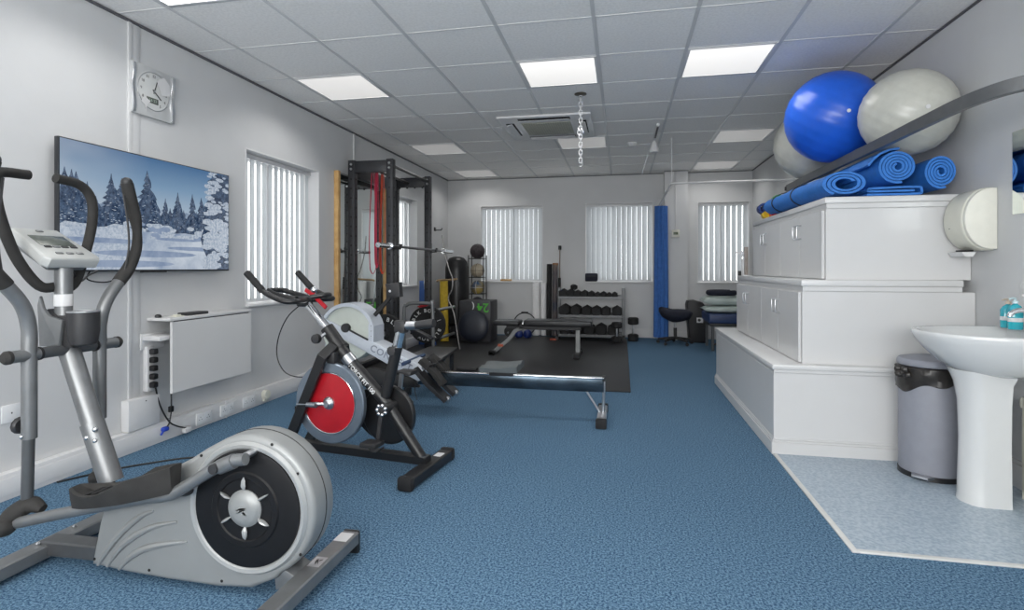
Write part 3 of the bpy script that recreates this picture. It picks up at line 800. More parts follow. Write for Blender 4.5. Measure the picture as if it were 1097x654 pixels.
def sky_screen():
    m = scr('screen_sky', (0, 0, 0)); nt = m.node_tree; b = nt.nodes['Principled BSDF']
    tc = nt.nodes['Texture Coordinate']; sp = nt.nodes.new('ShaderNodeSeparateXYZ'); nt.links.new(tc.outputs['Generated'], sp.inputs[0])
    # picture gradient: deep blue in the upper middle, pale towards the left and the horizon
    r = nt.nodes.new('ShaderNodeValToRGB'); e = r.color_ramp.elements
    e[0].position = 0.45; e[0].color = (.50, .60, .70, 1); e[1].position = 1.0; e[1].color = (.07, .17, .34, 1)
    e3 = e.new(.75); e3.color = (.22, .36, .53, 1)
    nt.links.new(sp.outputs['Z'], r.inputs['Fac'])
    r2 = nt.nodes.new('ShaderNodeValToRGB'); q = r2.color_ramp.elements
    q[0].position = 0.0; q[0].color = (.85, .85, .85, 1); q[1].position = .45; q[1].color = (0, 0, 0, 1)
    nt.links.new(sp.outputs['Y'], r2.inputs['Fac'])
    n = nt.nodes.new('ShaderNodeTexNoise'); n.inputs['Scale'].default_value = 3; nt.links.new(tc.outputs['Generated'], n.inputs['Vector'])
    mt = nt.nodes.new('ShaderNodeMath'); mt.operation = 'MULTIPLY'; nt.links.new(r2.outputs['Color'], mt.inputs[0]); nt.links.new(n.outputs['Fac'], mt.inputs[1])
    mx = nt.nodes.new('ShaderNodeMix'); mx.data_type = 'RGBA'; nt.links.new(mt.outputs[0], mx.inputs['Factor'])
    nt.links.new(r.outputs['Color'], mx.inputs['A']); mx.inputs['B'].default_value = (.60, .66, .74, 1)
    nt.links.new(mx.outputs['Result'], b.inputs['Emission Color'])
    return m
SC = [sky_screen(), scr('screen_snow', (.30, .38, .52), 1, (.62, .69, .78), 4.0), scr('screen_tree_dark', (.018, .035, .075), 1, (.10, .15, .24), 45),
      scr('screen_tree_snow', (.30, .38, .50), 1, (.62, .68, .76), 60), scr('screen_far_forest', (.20, .28, .40), 1, (.38, .46, .58), 30), scr('screen_snow_shadow', (.20, .28, .43), 1, (.33, .41, .56), 10)]
g = G(); xs = XL+.0625
W_, H_ = Y1-Y0-.014, Z1-Z0-.016; by, bz = Y0+.007, Z0+.010
def flat(pts, mi, lay):
    vs_ = [g.bm.verts.new((xs+lay*.00012, by+min(1, max(0, p[0]))*W_, bz+min(1, max(0, p[1]))*H_)) for p in pts]
    f_ = g.bm.faces.new(vs_); f_.material_index = mi
flat([(0, 0), (1, 0), (1, 1), (0, 1)], 0, 0)
rnd = random.Random(3)
# far forest ridge and mountain
flat([(0, .40), (1, .40), (1, .50), (.9, .54), (.78, .5), (.68, .55), (.62, .52), (.5, .55), (.36, .5), (.2, .54), (0, .5)], 4, 1)
def snowline(y, amp, mi, lay, n=24, s0=0.0, s1=1.0):
    pts = [(s0+(s1-s0)*k/n, y+rnd.uniform(-amp, amp)) for k in range(n+1)]
    flat([(s0, 0)]+[(s1, 0)]+list(reversed(pts)), mi, lay)
def conifer(cx_, base, h, wd, lay, tiers=11):
    # trunkless snowy conifer: dark jagged tiers with pale snow on each
    L, Rr = [], []
    for k in range(tiers):
        f_ = k/(tiers-1); y = base+h*f_
        h_ = h; wd_ = wd*1.5; ww = wd_*(1-f_)**.8*rnd.uniform(.75, 1.15)+.0035
        L += [(cx_-ww, y-h*.02), (cx_-ww*.45, y+h*.055)]; Rr += [(cx_+ww*rnd.uniform(.85, 1.1), y-h*.02), (cx_+ww*.45, y+h*.055)]
    flat(L+[(cx_, base+h*1.06)]+list(reversed(Rr)), 2, lay)
    for k in range(tiers*4):
        f_ = rnd.random()**1.2; y = base+h*f_; ww = wd*1.35*(1-f_)**.8*.9
        px_ = cx_+rnd.uniform(-ww, ww); s_ = rnd.uniform(.2, .5)*wd*(1-f_*.7)*.55
        s_ *= .8; dr = 1 if px_ > cx_ else -1
        flat([(px_-s_*.8, y-(h*.008 if dr < 0 else 0)), (px_+s_*.8, y-(h*.008 if dr > 0 else 0)), (px_+s_*.35*dr*.2, y+s_*.55)], 3, lay+1)
for (cx_, h, wd) in [(.02, .42, .05), (.07, .40, .055), (.12, .34, .05), (.16, .24, .04), (.57, .22, .03), (.66, .22, .03), (.54, .3, .03), (.75, .22, .03), (.83, .25, .035)]:
    conifer(cx_, .34, h, wd, 2)
for (cx_, h, wd) in [(.05, .42, .05), (.10, .34, .05), (.235, .44, .055), (.29, .42, .055), (.34, .36, .05), (.43, .52, .07), (.48, .28, .05), (.62, .38, .04), (.72, .39, .035), (.785, .37, .04), (.84, .24, .04)]:
    conifer(cx_, .33, h, wd, 4)
snowline(.34, .012, 1, 6); snowline(.365, .02, 3, 6, 16, .0, .34)
for k in range(46):
    cx_ = rnd.uniform(.32, .86); cy_ = rnd.uniform(.29, .40); s_ = rnd.uniform(.012, .035)
    flat([(cx_+s_*math.cos(a)*1.2, cy_+s_*math.sin(a)*.9) for a in [PI*2*q/9 for q in range(9)]], 3 if k % 3 else 5, 7+k*.01)
for (cx_, cy_, sw, sh) in [(.2, .24, .22, .022), (.45, .14, .3, .03), (.75, .2, .2, .02), (.3, .05, .3, .03), (.62, .28, .15, .014)]:
    flat([(cx_+sw*math.cos(a), cy_+sh*math.sin(a)) for a in [PI*2*q/14 for q in range(14)]], 5, 8)
# near snow-laden tree at the right border
flat([(1, 1), (.88, .985), (.86, .93), (.83, .90), (.86, .86), (.84, .80), (.87, .74), (.83, .70), (.80, .62), (.84, .58), (.80, .50), (.79, .42), (.83, .38), (.78, .30), (.80, .2), (.84, .08), (.86, 0), (1, 0)], 2, 9)
for k in range(120):
    y = rnd.random(); cx_ = rnd.uniform(.84-.03*(1-y), 1.0); s_ = rnd.uniform(.012, .035)*(1.5-y*.7)
    flat([(cx_+s_*1.3*math.cos(a)*rnd.uniform(.7, 1.1), y+s_*math.sin(a)*rnd.uniform(.6, 1)) for a in [PI*2*q/8 for q in range(8)]], 3, 10+k*.01)
bmesh.ops.triangulate(g.bm, faces=list(g.bm.faces))
for f_ in g.bm.faces:
    if f_.normal.x < 0: f_.normal_flip()
o = g.build('screen', SC, t)
tag_cable = G().tube([(XL+.03, 2.52, Z0+.01), (XL+.03, 2.50, 1.05), (XL+.03, 2.60, 1.03), (XL+.03, 2.70, 1.055), (XL+.03, 2.72, Z0)], .004, smooth=6)
tag_cable.build('cable', black_m, t)
G().box(XL+.035, XL+.066, 2.83, 3.0, Z0-.008, Z0+.001).build('sensor_bar', dark_pl, t)

# wall clock
yc, zc = 2.945, 2.218
t = thing('wall_clock', 'square silver wall clock with a small digital window, two torn labels stuck on it', 'clock', (XL, yc, 2.06))
a = .157
G().box(XL+.001, XL+.022, yc-a, yc+a, zc-a, zc+a, .004).build('case', mat('clock_silver', (.56, .57, .57), .4, .2, var=.03), t)
for s_ in (-1, 1):
    pts = [(XL+.024, yc+s_*(a-.012)+.005*math.sin(k*1.1), zc-a+.006+k*(2*a-.012)/8) for k in range(9)]
    G().path_bar(pts, .022, .010, up=(1, 0, 0), smooth=3).build('wavy_trim', chrome_m, t)
G().lathe([(.002, .0222), (.118, .0222), (.120, .0225), (.120, .0240), (.117, .0246), (.002, .0246)], (XL, yc, zc+.01), 'X', 48).build('dial', mat('clock_dial', (.60, .61, .60), .5, var=.02), t)
g = G(); g.torus((XL+.0248, yc, zc+.01), .118, .0022, 'X', 48)
g.build('dial_ring', steel_m, t)
g = G()
for n_ in range(1, 13):
    ang = PI/2-n_*PI/6
    M = Matrix.Translation((XL+.0252, yc+.095*math.cos(ang), zc+.01+.095*math.sin(ang))) @ FACE_X
    if n_ not in (2, 7, 6): add_text(g, str(n_), .024, M)
g.build('numerals', mat('clock_print', (.16, .16, .16), .5, var=.02), t)
def hand(name, ang, L, wd):
    d = Vector((0, math.cos(ang), math.sin(ang))); c_ = Vector((XL+.028, yc, zc+.01))
    G().bar(c_-d*.015, c_+d*L, wd, .0015, up=(1, 0, 0)).build(name, black_m, t)
hand('hour_hand', math.radians(-38), .066, .007); hand('minute_hand', math.radians(72), .088, .005)
g = G().lathe([(.001, .026), (.006, .026), (.006, .031), (.001, .032)], (XL, yc, zc+.01), 'X', 14); g.build('hand_pin', steel_m, t)
d_ = G().box(XL+.0245, XL+.0262, yc-.055, yc+.032, zc-.068, zc-.032, .001).build('digital_window', lcd_m, t)
g = G(); add_text(g, '16 23', .026, Matrix.Translation((XL+.0268, yc-.010, zc-.05)) @ FACE_X); g.build('digits', mat('lcd_digits', (.30, .36, .31), .4, var=.02), d_)
g = G()
for pts in ([(yc+.015, zc+.085), (yc+.075, zc+.125), (yc+.115, zc+.085), (yc+.12, zc+.015), (yc+.055, zc-.0)], [(yc-.10, zc-.075), (yc-.075, zc-.035), (yc-.03, zc-.06), (yc-.055, zc-.085), (yc-.062, zc-.135), (yc-.073, zc-.09)]):
    g.prism(pts, XL+.0290, XL+.0294, 'YZ')
g.build('stuck_paper', upvc_m, t)

# fold-down desk panel on the wall
t = thing('folding_desk', 'white wall desk folded down below the screen, shelf on top', 'desk', (XL, 3.30, .33))
G().prism([(2.93, .325), (3.672, .325), (3.672, .772), (2.93, .772)], -2.775, -2.757, 'YZ', .002, 1).build('drop_leaf', white_m, t)
G().box(XL+.001, -2.757, 2.915, 3.675, .779, .797, .003).build('shelf_top', white_m, t)
G().box(XL+.001, -2.79, 2.87, 3.02, .66, .69, .004).box(XL+.001, XL+.014, 2.86, 3.04, .60, .70, .003).build('bracket', upvc_m, t)
G().tube([(-2.765, 2.95, .776), (-2.765, 3.65, .776)], .004).build('hinge', dark_pl, t)
t = thing('power_strip', 'upright white socket strip with black plugs behind the folded desk', 'power strip', (XL, 2.915, .33))
G().box(XL+.001, XL+.035, 2.885, 2.935, .34, .62, .005).build('strip', upvc_m, t)
for k in range(5):
    z = .38+k*.052
    G().box(XL+.035, XL+.075, 2.893, 2.93, z-.018, z+.018, .008).build('plug', black_m if k < 4 else dark_pl, t)
tag(G().box(-2.88, -2.80, 3.10, 3.29, .797, .816, .006).rot(.0).build('remote_control', dark_pl, loc=(-2.84, 3.2, .797)), 'black remote control lying on the folded desk shelf', 'remote control')
tag(G().box(-2.85, -2.80, 3.005, 3.075, .797, .803, .002).box(-2.84, -2.81, 3.02, 3.06, .803, .811, .003).build('card_holder', cream_m, loc=(-2.82, 3.04, .797)), 'small pale card holder on the folded desk shelf', 'card holder')
tag(G().lathe([(.016, .797), (.020, .801), (.018, .812), (.008, .818), (.001, .819)], (-2.885, 2.955, 0), seg=18).build('rubber_stopper', black_m, loc=(-2.885, 2.955, .797)), 'round black rubber stopper at the near corner of the desk shelf', 'stopper')
# junction box
t = thing('junction_box', 'plain white box on the wall below the screen', 'box', (XL, 2.845, .085))
G().box(XL+.001, XL+.06, 2.73, 2.955, .132, .318, .006).build('cover', upvc_m, t)
G().box(XL+.001, XL+.05, 2.74, 2.945, .129, .133).build('base', cream_m, t)
g = G().lathe([(.001, .0605), (.004, .0605), (.004, .0625), (.001, .0625)], (XL, 2.85, .295), 'X', 10); g.build('screw', dark_pl, t)
# sockets in the trunking
def socket(y, label, gang=2):
    wd = .145 if gang == 2 else .085
    t = thing('wall_socket', label, 'socket', (XL+.054, y, .065))
    G().box(XL+.054, XL+.061, y-wd/2, y+wd/2, .022, .106, .002).build('plate', mat('socket_white', (.74, .75, .76), .3, var=.01), t)
    g = G()
    for s_ in ((-.036, .036) if gang == 2 else (0,)):
        for (dy, dz, w2, h2) in ((0, .012, .004, .008), (-.011, -.004, .007, .004), (.011, -.004, .007, .004)):
            g.box(XL+.0608, XL+.0614, y+s_+dy-w2/2, y+s_+dy+w2/2, .062+dz-h2/2, .062+dz+h2/2)
    g.build('pin_holes', dark_pl, t)
    g = G()
    for s_ in ((-.036, .036) if gang == 2 else (0,)): g.box(XL+.061, XL+.064, y+s_+.016, y+s_+.024, .078, .094, .001)
    g.build('switch', upvc_m, t)
    return t
socket(3.33, 'first double socket of the skirting trunking right of the blue plug')
socket(3.56, 'middle double socket in the skirting trunking under the folded desk')
socket(3.80, 'double socket in the skirting trunking with a round cream timer beside it')
t = socket(4.72, 'single socket in the trunking behind the exercise bike wheel', 1)
t = thing('wall_socket', 'small white socket plate on the wall behind the near arm of the cross trainer', 'socket', (XL, 2.13, .35))
G().box(XL+.001, XL+.01, 2.09, 2.175, .36, .445, .002).build('plate', MATS['socket_white'], t)
G().box(XL+.0098, XL+.0105, 2.13, 2.136, .40, .408).build('pin_holes', dark_pl, t)
t = thing('plug_timer', 'round cream plug timer in the skirting socket', 'timer', (XL+.06, 3.99, .04))
G().lathe([(.001, .055), (.038, .055), (.038, .085), (.034, .09), (.001, .09)], (XL, 3.99, .075), 'X', 28).build('dial', cream_m, t)
G().box(XL+.055, XL+.075, 3.965, 4.015, .02, .06, .004).build('body', cream_m, t)
# cables and blue plug
t = thing('power_cable', 'dark cables hanging from the folded desk down to the floor sockets', 'cable', (XL+.06, 2.97, .0))
G().tube([(XL+.05, 2.93, .36), (XL+.06, 2.95, .25), (XL+.08, 3.0, .13), (XL+.09, 3.06, .08), (XL+.085, 3.14, .045)], .005, smooth=5).build('cord', black_m, t)
G().tube([(XL+.09, 3.01, .33), (XL+.09, 3.01, .2), (XL+.085, 3.0, .12), (XL+.08, 2.985, .095)], .0045, smooth=5).build('cord', dark_pl, t)
G().box(XL+.078, XL+.102, 2.995, 3.022, .185, .225, .005).build('inline_switch', black_m, t)
G().box(XL+.06, XL+.09, 2.955, 3.0, .07, .10, .01).tube([(XL+.075, 2.97, .08), (XL+.075, 2.945, .055)], .006).build('blue_plug', mat('blue_plug', (.02, .06, .45), .4, var=.03), t, label='bright blue plug')
G().box(XL+.064, XL+.10, 3.12, 3.17, .015, .05, .006).build('white_plug', upvc_m, t)
tag(G().tube([(-2.86, 2.30, .006), (-2.74, 2.50, .006), (-2.61, 2.64, .006), (-2.48, 2.745, .006), (-2.3, 2.80, .006)], .005, smooth=6).build('floor_cable', black_m, loc=(-2.6, 2.6, 0)), 'thin black cable lying on the carpet behind the cross trainer', 'cable')
#@@PART3
# ================================================================== CROSS TRAINER (nearest machine)
t = thing('cross_trainer', 'large silver and black cross trainer in the near left corner with a round black disc', 'cross trainer', (-1.6, 1.73, 0))
def XZ(pts, y): return [(x, y, z) for x, z in pts]
CX, CZ, CR = -1.226, .309, .242
arc = [(CX+CR*math.cos(math.radians(a)), CZ+CR*math.sin(math.radians(a))) for a in range(-62, 117, 8)]
outline = [(-1.87, .045), (-1.70, .032), (-1.541, .026), (-1.35, .024), (-1.22, .034), (-1.13, .075)]+arc+[(-1.40, .490), (-1.46, .452), (-1.53, .415), (-1.65, .365), (-1.78, .320), (-1.815, .27), (-1.84, .18)]
g = G().prism(outline, 1.622, 1.752, 'XZ', .018, 3)
shroud = g.build('drive_housing', silver_pl, t, sharp=40)
g = G()
for pts in ([(-1.835, .05), (-1.80, .10), (-1.74, .17), (-1.655, .24), (-1.60, .265)], [(-1.795, .05), (-1.745, .115), (-1.685, .165), (-1.60, .21), (-1.505, .235)], [(-1.745, .045), (-1.695, .095), (-1.635, .130), (-1.55, .155), (-1.465, .17)]):
    P = catmull(XZ(pts, 1.6215), 5); n = len(P)
    g.tube(P, [.0115*math.sin(PI*(.12+.80*k/(n-1)))+.001 for k in range(n)], seg=8)
g.build('moulded_rib', silver_pl, shroud)
g = G()
for (x, z) in ((-1.41, .470), (-1.045, .435), (-1.035, .17), (-1.62, .055), (-1.33, .05), (-1.14, .525), (-1.85, .07)):
    g.lathe([(.001, 1.6205), (.005, 1.6205), (.005, 1.6225), (.001, 1.6225)], (x, 0, z), 'Y', 10)
g.build('screw_hole', hole_m, shroud)
# seam band round the housing rim
g = G(); g.tube([(CX+(CR+.0005)*math.cos(math.radians(a)), 1.695, CZ+(CR+.0005)*math.sin(math.radians(a))) for a in range(-58, 118, 6)], .0016, seg=6); g.build('seam', dark_pl, shroud)
# bevelled ring and black disc
G().lathe([(.197, 1.619), (.203, 1.612), (.214, 1.610), (.222, 1.620), (.222, 1.63), (.197, 1.63)], (CX-.004, 0, CZ-.002), 'Y', 72).build('disc_surround', mat('silver_bright', (.36, .37, .37), .35, .3, var=.02), t)
g = G().lathe([(.001, 1.606), (.10, 1.606), (.104, 1.602), (.122, 1.602), (.127, 1.607), (.175, 1.609), (.196, 1.614), (.197, 1.622), (.001, 1.622)], (CX-.004, 0, CZ-.002), 'Y', 72)
disc = g.build('crank_disc', mat('black_gloss_plastic', (.006, .006, .007), .5, var=.05, spec=.3), t)
g = G().lathe([(.001, 1.583), (.03, 1.585), (.052, 1.592), (.062, 1.602), (.062, 1.607), (.001, 1.607)], (CX-.002, 0, CZ+.004), 'Y', 40)
hub = g.build('hub_cap', silver_pl, disc)
hc = Vector((CX-.002, 1.602, CZ+.004))
for k in range(6):
    a = PI/2+k*PI/3+.03
    g = G(); d = Vector((math.cos(a), 0, math.sin(a)))
    g.tube([hc+d*.060, hc+d*.075+Vector((0, -.004, 0)), hc+d*.092+Vector((0, -.003, 0)), hc+d*.104], [.003, .010, .008, .001], seg=8, smooth=3, oval=(1, .5))
    g.build('spoke_tip', MATS['silver_bright'], disc)
# logo: slanting angular mark on the hub and on the rear foot
def mark(M, s_, m_, par):
    g = G()
    for pts in ([(-1, -.1), (-.2, .35), (1.1, .55), (.1, .12)], [(-.9, -.55), (-.1, .0), (.5, .25), (1.0, .28), (.15, -.1)], [(.2, -.25), (.6, -.6), (.95, -.6), (.5, -.1)]):
        vs_ = [g.bm.verts.new(M @ Vector((x*s_, y*s_, 0))) for x, y in pts]
        g.bm.faces.new(vs_)
    r = bmesh.ops.extrude_face_region(g.bm, geom=list(g.bm.faces))
    return g.build('emblem', m_, par)
mark(Matrix.Translation((CX-.002, 1.5825, CZ+.004)) @ FACE_Y, .022, mat('emblem_grey', (.25, .26, .27), .4, var=.02), disc)
# base frame
G().path_bar([(-2.15, 1.70, .055), (-1.84, 1.70, .06)], .07, .055).build('base_beam', silver_dk, t)
fb = G().path_bar([(-2.15, 1.30, .045), (-2.15, 2.13, .045)], .075, .05).build('front_foot', silver_m, t)
G().box(-2.19, -2.11, 1.29, 1.33, .0, .072, .01).build('end_cap', black_m, fb)
G().box(-2.19, -2.11, 2.10, 2.14, .0, .072, .01).build('end_cap', black_m, fb)
for y in (1.66, 1.80): G().lathe([(.001, .068), (.009, .068), (.009, .078), (.004, .082), (.001, .082)], (-2.15, y, 0), 'Z', 8).build('bolt', chrome_m, fb)
rf = G().path_bar([(-1.045, 1.45, .062), (-1.035, 1.965, .062)], .066, .05).build('rear_foot', silver_m, t)
G().box(-1.071, -1.0, 1.955, 1.98, .0, .090, .012).build('end_cap', black_m, rf)
G().box(-1.083, -1.008, 1.42, 1.46, .0, .092, .014).build('end_cap', black_m, rf)
G().box(-1.065, -1.012, 1.88, 1.945, .0868, .0878).build('sticker', upvc_m, rf)
g = G().box(-1.062, -1.018, 1.700, 1.765, .0868, .0876); lab = g.build('badge', steel_m, rf)
mark(Matrix.Translation((-1.04, 1.732, .0882)) @ Matrix.Rotation(PI/2, 4, 'Z'), .02, black_m, rf)
G().prism([(-1.14, .03), (-1.05, .035), (-1.05, .075), (-1.10, .10), (-1.15, .11)], 1.64, 1.74, 'XZ', .005).build('rear_bracket', silver_m, t)
# upright post: leaning lower tube, then vertical mast with console
g = G().tube([(-1.895, 1.73, .30), (-1.985, 1.73, .52)], .040, seg=24).build('post_socket', silver_m, t)
g = G().tube([(-1.955, 1.73, .45), (-2.083, 1.73, .775), (-2.095, 1.73, .80)], .036, seg=24).build('lower_post', silver_m, t)
g = G()
for (dy, dz, dx) in ((-.038, .0, 0), (-.028, .03, .026), (-.028, -.012, .026)): g.ball((-1.965+dx, 1.73+dy, .475+dz), .010, seg=10, rings=6)
g.build('bolt', chrome_m, t)
G().tube([(-2.10, 1.73, .80), (-2.118, 1.73, .88), (-2.118, 1.73, 1.12)], .029, seg=24).build('mast', silver_m, t)
G().lathe([(.0295, .965), (.0305, .966), (.0305, 1.01), (.0295, 1.011)], (-2.118, 1.73, 0), seg=24).build('white_sticker', upvc_m, t)
# cup holder: silver clam shell behind, black bucket in front
g = G().prism([(-2.165, .815), (-2.175, .97), (-2.165, 1.005), (-2.15, .96), (-2.12, .93), (-2.06, .915), (-2.075, .815)], 1.675, 1.69, 'XZ', .004)
g.build('holder_shell', silver_m, t)
g = G().prism([(-2.15, .81), (-2.15, .955), (-2.11, .93), (-2.03, .93), (-2.03, .81)], 1.69, 1.78, 'XZ', .006); g.build('holder_back', dark_pl, t)
G().lathe([(.030, .815), (.044, .822), (.052, .87), (.053, .942), (.050, .945), (.044, .943), (.040, .85), (.001, .845)], (-2.025, 1.73, 0), seg=32).build('cup_holder', dark_pl, t)
G().torus((-2.025, 1.73, .945), .0515, .003, 'Z', 32).build('holder_rim', steel_m, t)
# cross tube with rotating sleeves
xb = G().tube([(-2.085, 1.615, .80), (-2.085, 1.825, .80)], .021, seg=20).build('cross_tube', silver_dk, t)
for s_, (a, b) in ((0, (1.515, 1.61)), (1, (1.83, 1.92))):
    q = G().tube([(-2.085, a, .80), (-2.085, b, .80)], .022, seg=20).build('pivot_sleeve', silver_m, t)
    e_ = a if s_ == 0 else b; dr = -1 if s_ == 0 else 1
    G().lathe([(.024, 0), (.024, dr*.012), (.016, dr*.022), (.002, dr*.025)], (-2.085, e_, .80), 'Y', 20).build('end_cap', grip_m, q)
for y in (1.6125, 1.8275): G().lathe([(.0245, -.004), (.0245, .004), (.02, .004), (.02, -.004)], (-2.085, y, .80), 'Y', 20).build('bushing', black_m, t)
# moving arms (near, far): lower telescopic tube, bend, foam grip
def arm(side):
    yy = lambda d: 1.715+side*d
    pts = [(-2.085, yy(.135), .50), (-2.085, yy(.135), .80), (-2.083, yy(.138), .90), (-2.08, yy(.165), .985), (-2.08, yy(.235), 1.075)]
    a = G().tube(pts, .0235, smooth=5, seg=18).build('swing_arm', silver_m, t)
    G().tube([(-2.08, yy(.215), 1.052), (-2.08, yy(.262), 1.11), (-2.08, yy(.300), 1.19), (-2.08, yy(.305), 1.27), (-2.08, yy(.295), 1.33), (-2.08, yy(.275), 1.40), (-2.08, yy(.255), 1.475)], [.0255, .0255, .021, .018, .024, .025, .024], smooth=5, seg=18).build('foam_grip', grip_m, a)
    G().tube([(-2.07, yy(.23), 1.42), (-2.065, yy(.245), 1.30), (-2.065, yy(.25), 1.20), (-2.07, yy(.235), 1.10)], .004, smooth=5, seg=8).build('sensor_cable', dark_pl, a)
    G().ball((-2.08, yy(.254), 1.478), .0225, seg=16, rings=10).build('grip_cap', dark_pl, a)
    lo = G().tube([(-2.095, yy(.135), .26), (-2.087, yy(.135), .52)], .0185, seg=18).build('lower_arm', silver_dk, t)
    G().ball((-2.085, yy(.135)+(-.026), .513), .007, seg=10, rings=6).build('bolt', chrome_m, lo)
    g = G().lathe([(.001, 0), (.025, .0), (.030, .006), (.030, .016), (.024, .022), (.001, .024)], (0, 0, 0), 'Y', 12); g.rot(PI/2, 'Z')
    bmesh.ops.translate(g.bm, verts=g.bm.verts, vec=(-2.115, yy(.135), .545)); g.build('adjusting_knob', dark_pl, lo)
    # knuckle and pedal rail
    g = G().tube([(-2.135, yy(.185), .205), (-2.12, yy(.165), .235), (-2.085, yy(.135), .262), (-2.03, yy(.13), .25)], [.030, .038, .036, .016], smooth=4, seg=16, oval=(1, .8))
    g.ball((-2.125, yy(.19), .205), .038, seg=14, rings=10, sx=1.1, sz=.9)
    g.build('ball_joint', grip_m, t)
arm(-1); arm(1)
def pedal_rail(side, dz, crank_pt):
    y = 1.73+side*.185
    r = G().tube([(-2.12, y, .205+dz*.2), (-1.90, y, .262+dz), (-1.60, y, .335+dz), (-1.47, y, .36+dz), (-1.42, y+(-side)*.0, .385+dz), (crank_pt[0]-.06, y, crank_pt[1]-.02), (crank_pt[0]+.02, y, crank_pt[1])], .0195, smooth=4, seg=16).build('pedal_rail', silver_m, t)
    G().tube([(crank_pt[0]-.075, y, crank_pt[1]-.032), (crank_pt[0]-.02, y, crank_pt[1]-.008)], .024, seg=16).build('rail_clamp', silver_m, r)
    G().tube([(crank_pt[0]-.078, y-.03, crank_pt[1]-.03), (crank_pt[0]-.078, y+.03, crank_pt[1]-.03)], .016, seg=14).build('clamp_knob', dark_pl, r)
    G().tube([(crank_pt[0], y, crank_pt[1]), (crank_pt[0], y-side*.08, crank_pt[1])], .012, seg=12).build('crank_pin', steel_m, r)
    # tray pedal with raised sides
    sl = math.atan2(.075, .30)
    g = G(); N = 20; L0, L1 = -1.840, -1.440; rows = []
    for k in range(N+1):
        f_ = k/N; x = L0+(L1-L0)*f_; z = .322+dz+(x-L0)*.21
        e_ = min(1, math.sin(PI*min(.985, max(.015, f_)))**.38)
        w0 = (.044+.026*math.sin(PI*(f_*.75+.12)))*e_
        hh = .040-.026*math.sin(PI*min(1, f_*1.55))+.016*max(0, f_-.5)*2
        fl_ = .006+(hh-.004)*(max(0, 1-f_*9)+max(0, 1-(1-f_)*9))
        rows.append([(x, y-w0*.86, z-.030), (x, y-w0-.004, z+.004), (x, y-w0-.008, z+hh), (x, y-w0+.004, z+hh+.002), (x, y-w0*.80, z+fl_), (x, y+w0*.80, z+fl_), (x, y+w0-.004, z+hh+.002), (x, y+w0+.008, z+hh), (x, y+w0+.004, z+.004), (x, y+w0*.86, z-.030)])
    loft(g, [[Vector(p) for p in r_] for r_ in rows])
    p = g.build('foot_tray', grip_m, t, sharp=50)
    g = G()
    for k in range(9): x = L0+.07+k*.032; z = .322+dz+(x-L0)*.21+.010; g.box(x, x+.010, y-.036, y+.036, z-.002, z+.0045, .001)
    g.build('tread', rubber_m, p)
    for x in (-1.66, -1.44): G().ball((x, y-side*.035, .268+dz+(x-L0)*.24), .028, sx=1.15, sy=.8, sz=.62, seg=14, rings=10).build('under_knob', dark_pl, p)
pedal_rail(-1, 0.0, (-1.20, .500))
pedal_rail(1, -.12, (-1.24, .20))
# fixed bull-horn handles
g = G().tube([(-2.14, 1.73, 1.04), (-2.15, 1.665, 1.045), (-2.17, 1.60, 1.15), (-2.18, 1.552, 1.30), (-2.19, 1.545, 1.40), (-2.20, 1.565, 1.455), (-2.20, 1.665, 1.464)], .0185, smooth=6, seg=16)
g.build('fixed_handle', grip_m, t)
g = G().tube([(-2.14, 1.73, 1.04), (-2.15, 1.795, 1.045), (-2.17, 1.855, 1.15), (-2.18, 1.90, 1.30), (-2.19, 1.905, 1.40), (-2.20, 1.865, 1.455), (-2.20, 1.765, 1.468)], .0185, smooth=6, seg=16)
g.build('fixed_handle', grip_m, t)
# console: tilted slab facing the rider (+X side)
c = G(); c.prism([(-.115, -.085), (.10, -.110), (.12, -.095), (.12, .095), (.10, .110), (-.115, .085)], -.022, .022, 'XY', .010, 3)
M = Matrix.Translation((-2.175, 1.735, 1.19)) @ Matrix.Rotation(math.radians(31), 4, 'Y')
bmesh.ops.transform(c.bm, matrix=M, verts=c.bm.verts)
con = c.build('console', mat('console_white_grey', (.44, .45, .44), .4, var=.02), t)
def on_console(g, name, m_):
    bmesh.ops.transform(g.bm, matrix=M, verts=g.bm.verts); return g.build(name, m_, con)
on_console(G().box(-.055, .02, -.068, .068, .021, .0235, .001), 'display', lcd_m)
for (x, y) in ((.032, -.05), (.032, -.018), (.032, .015), (.032, .05), (.08, -.04), (.08, 0), (.08, .04), (-.09, 0)):
    on_console(G().box(x-.006, x+.006, y-.013, y+.013, .021, .026, .002), 'button', dark_pl if y in (-.05, .015, .05) else silver_m)
g = G(); g.box(-.13, .10, -.075, .075, -.045, -.018, .01); on_console(g, 'console_back', silver_m)
G().tube([(-2.13, 1.76, 1.12), (-2.16, 1.83, 1.06), (-2.2, 1.90, 1.08), (-2.22, 1.96, 1.10)], .004, smooth=5, seg=8).build('loose_cable', black_m, t)

# ================================================================== EXERCISE BIKE (local frame: x forward, y to the wall side)
al = 0.136
t = thing('exercise_bike', 'black spin bike with a red and grey flywheel in the middle of the room', 'exercise bike', (-1.025, 2.80, 0), PI-al, local=True)
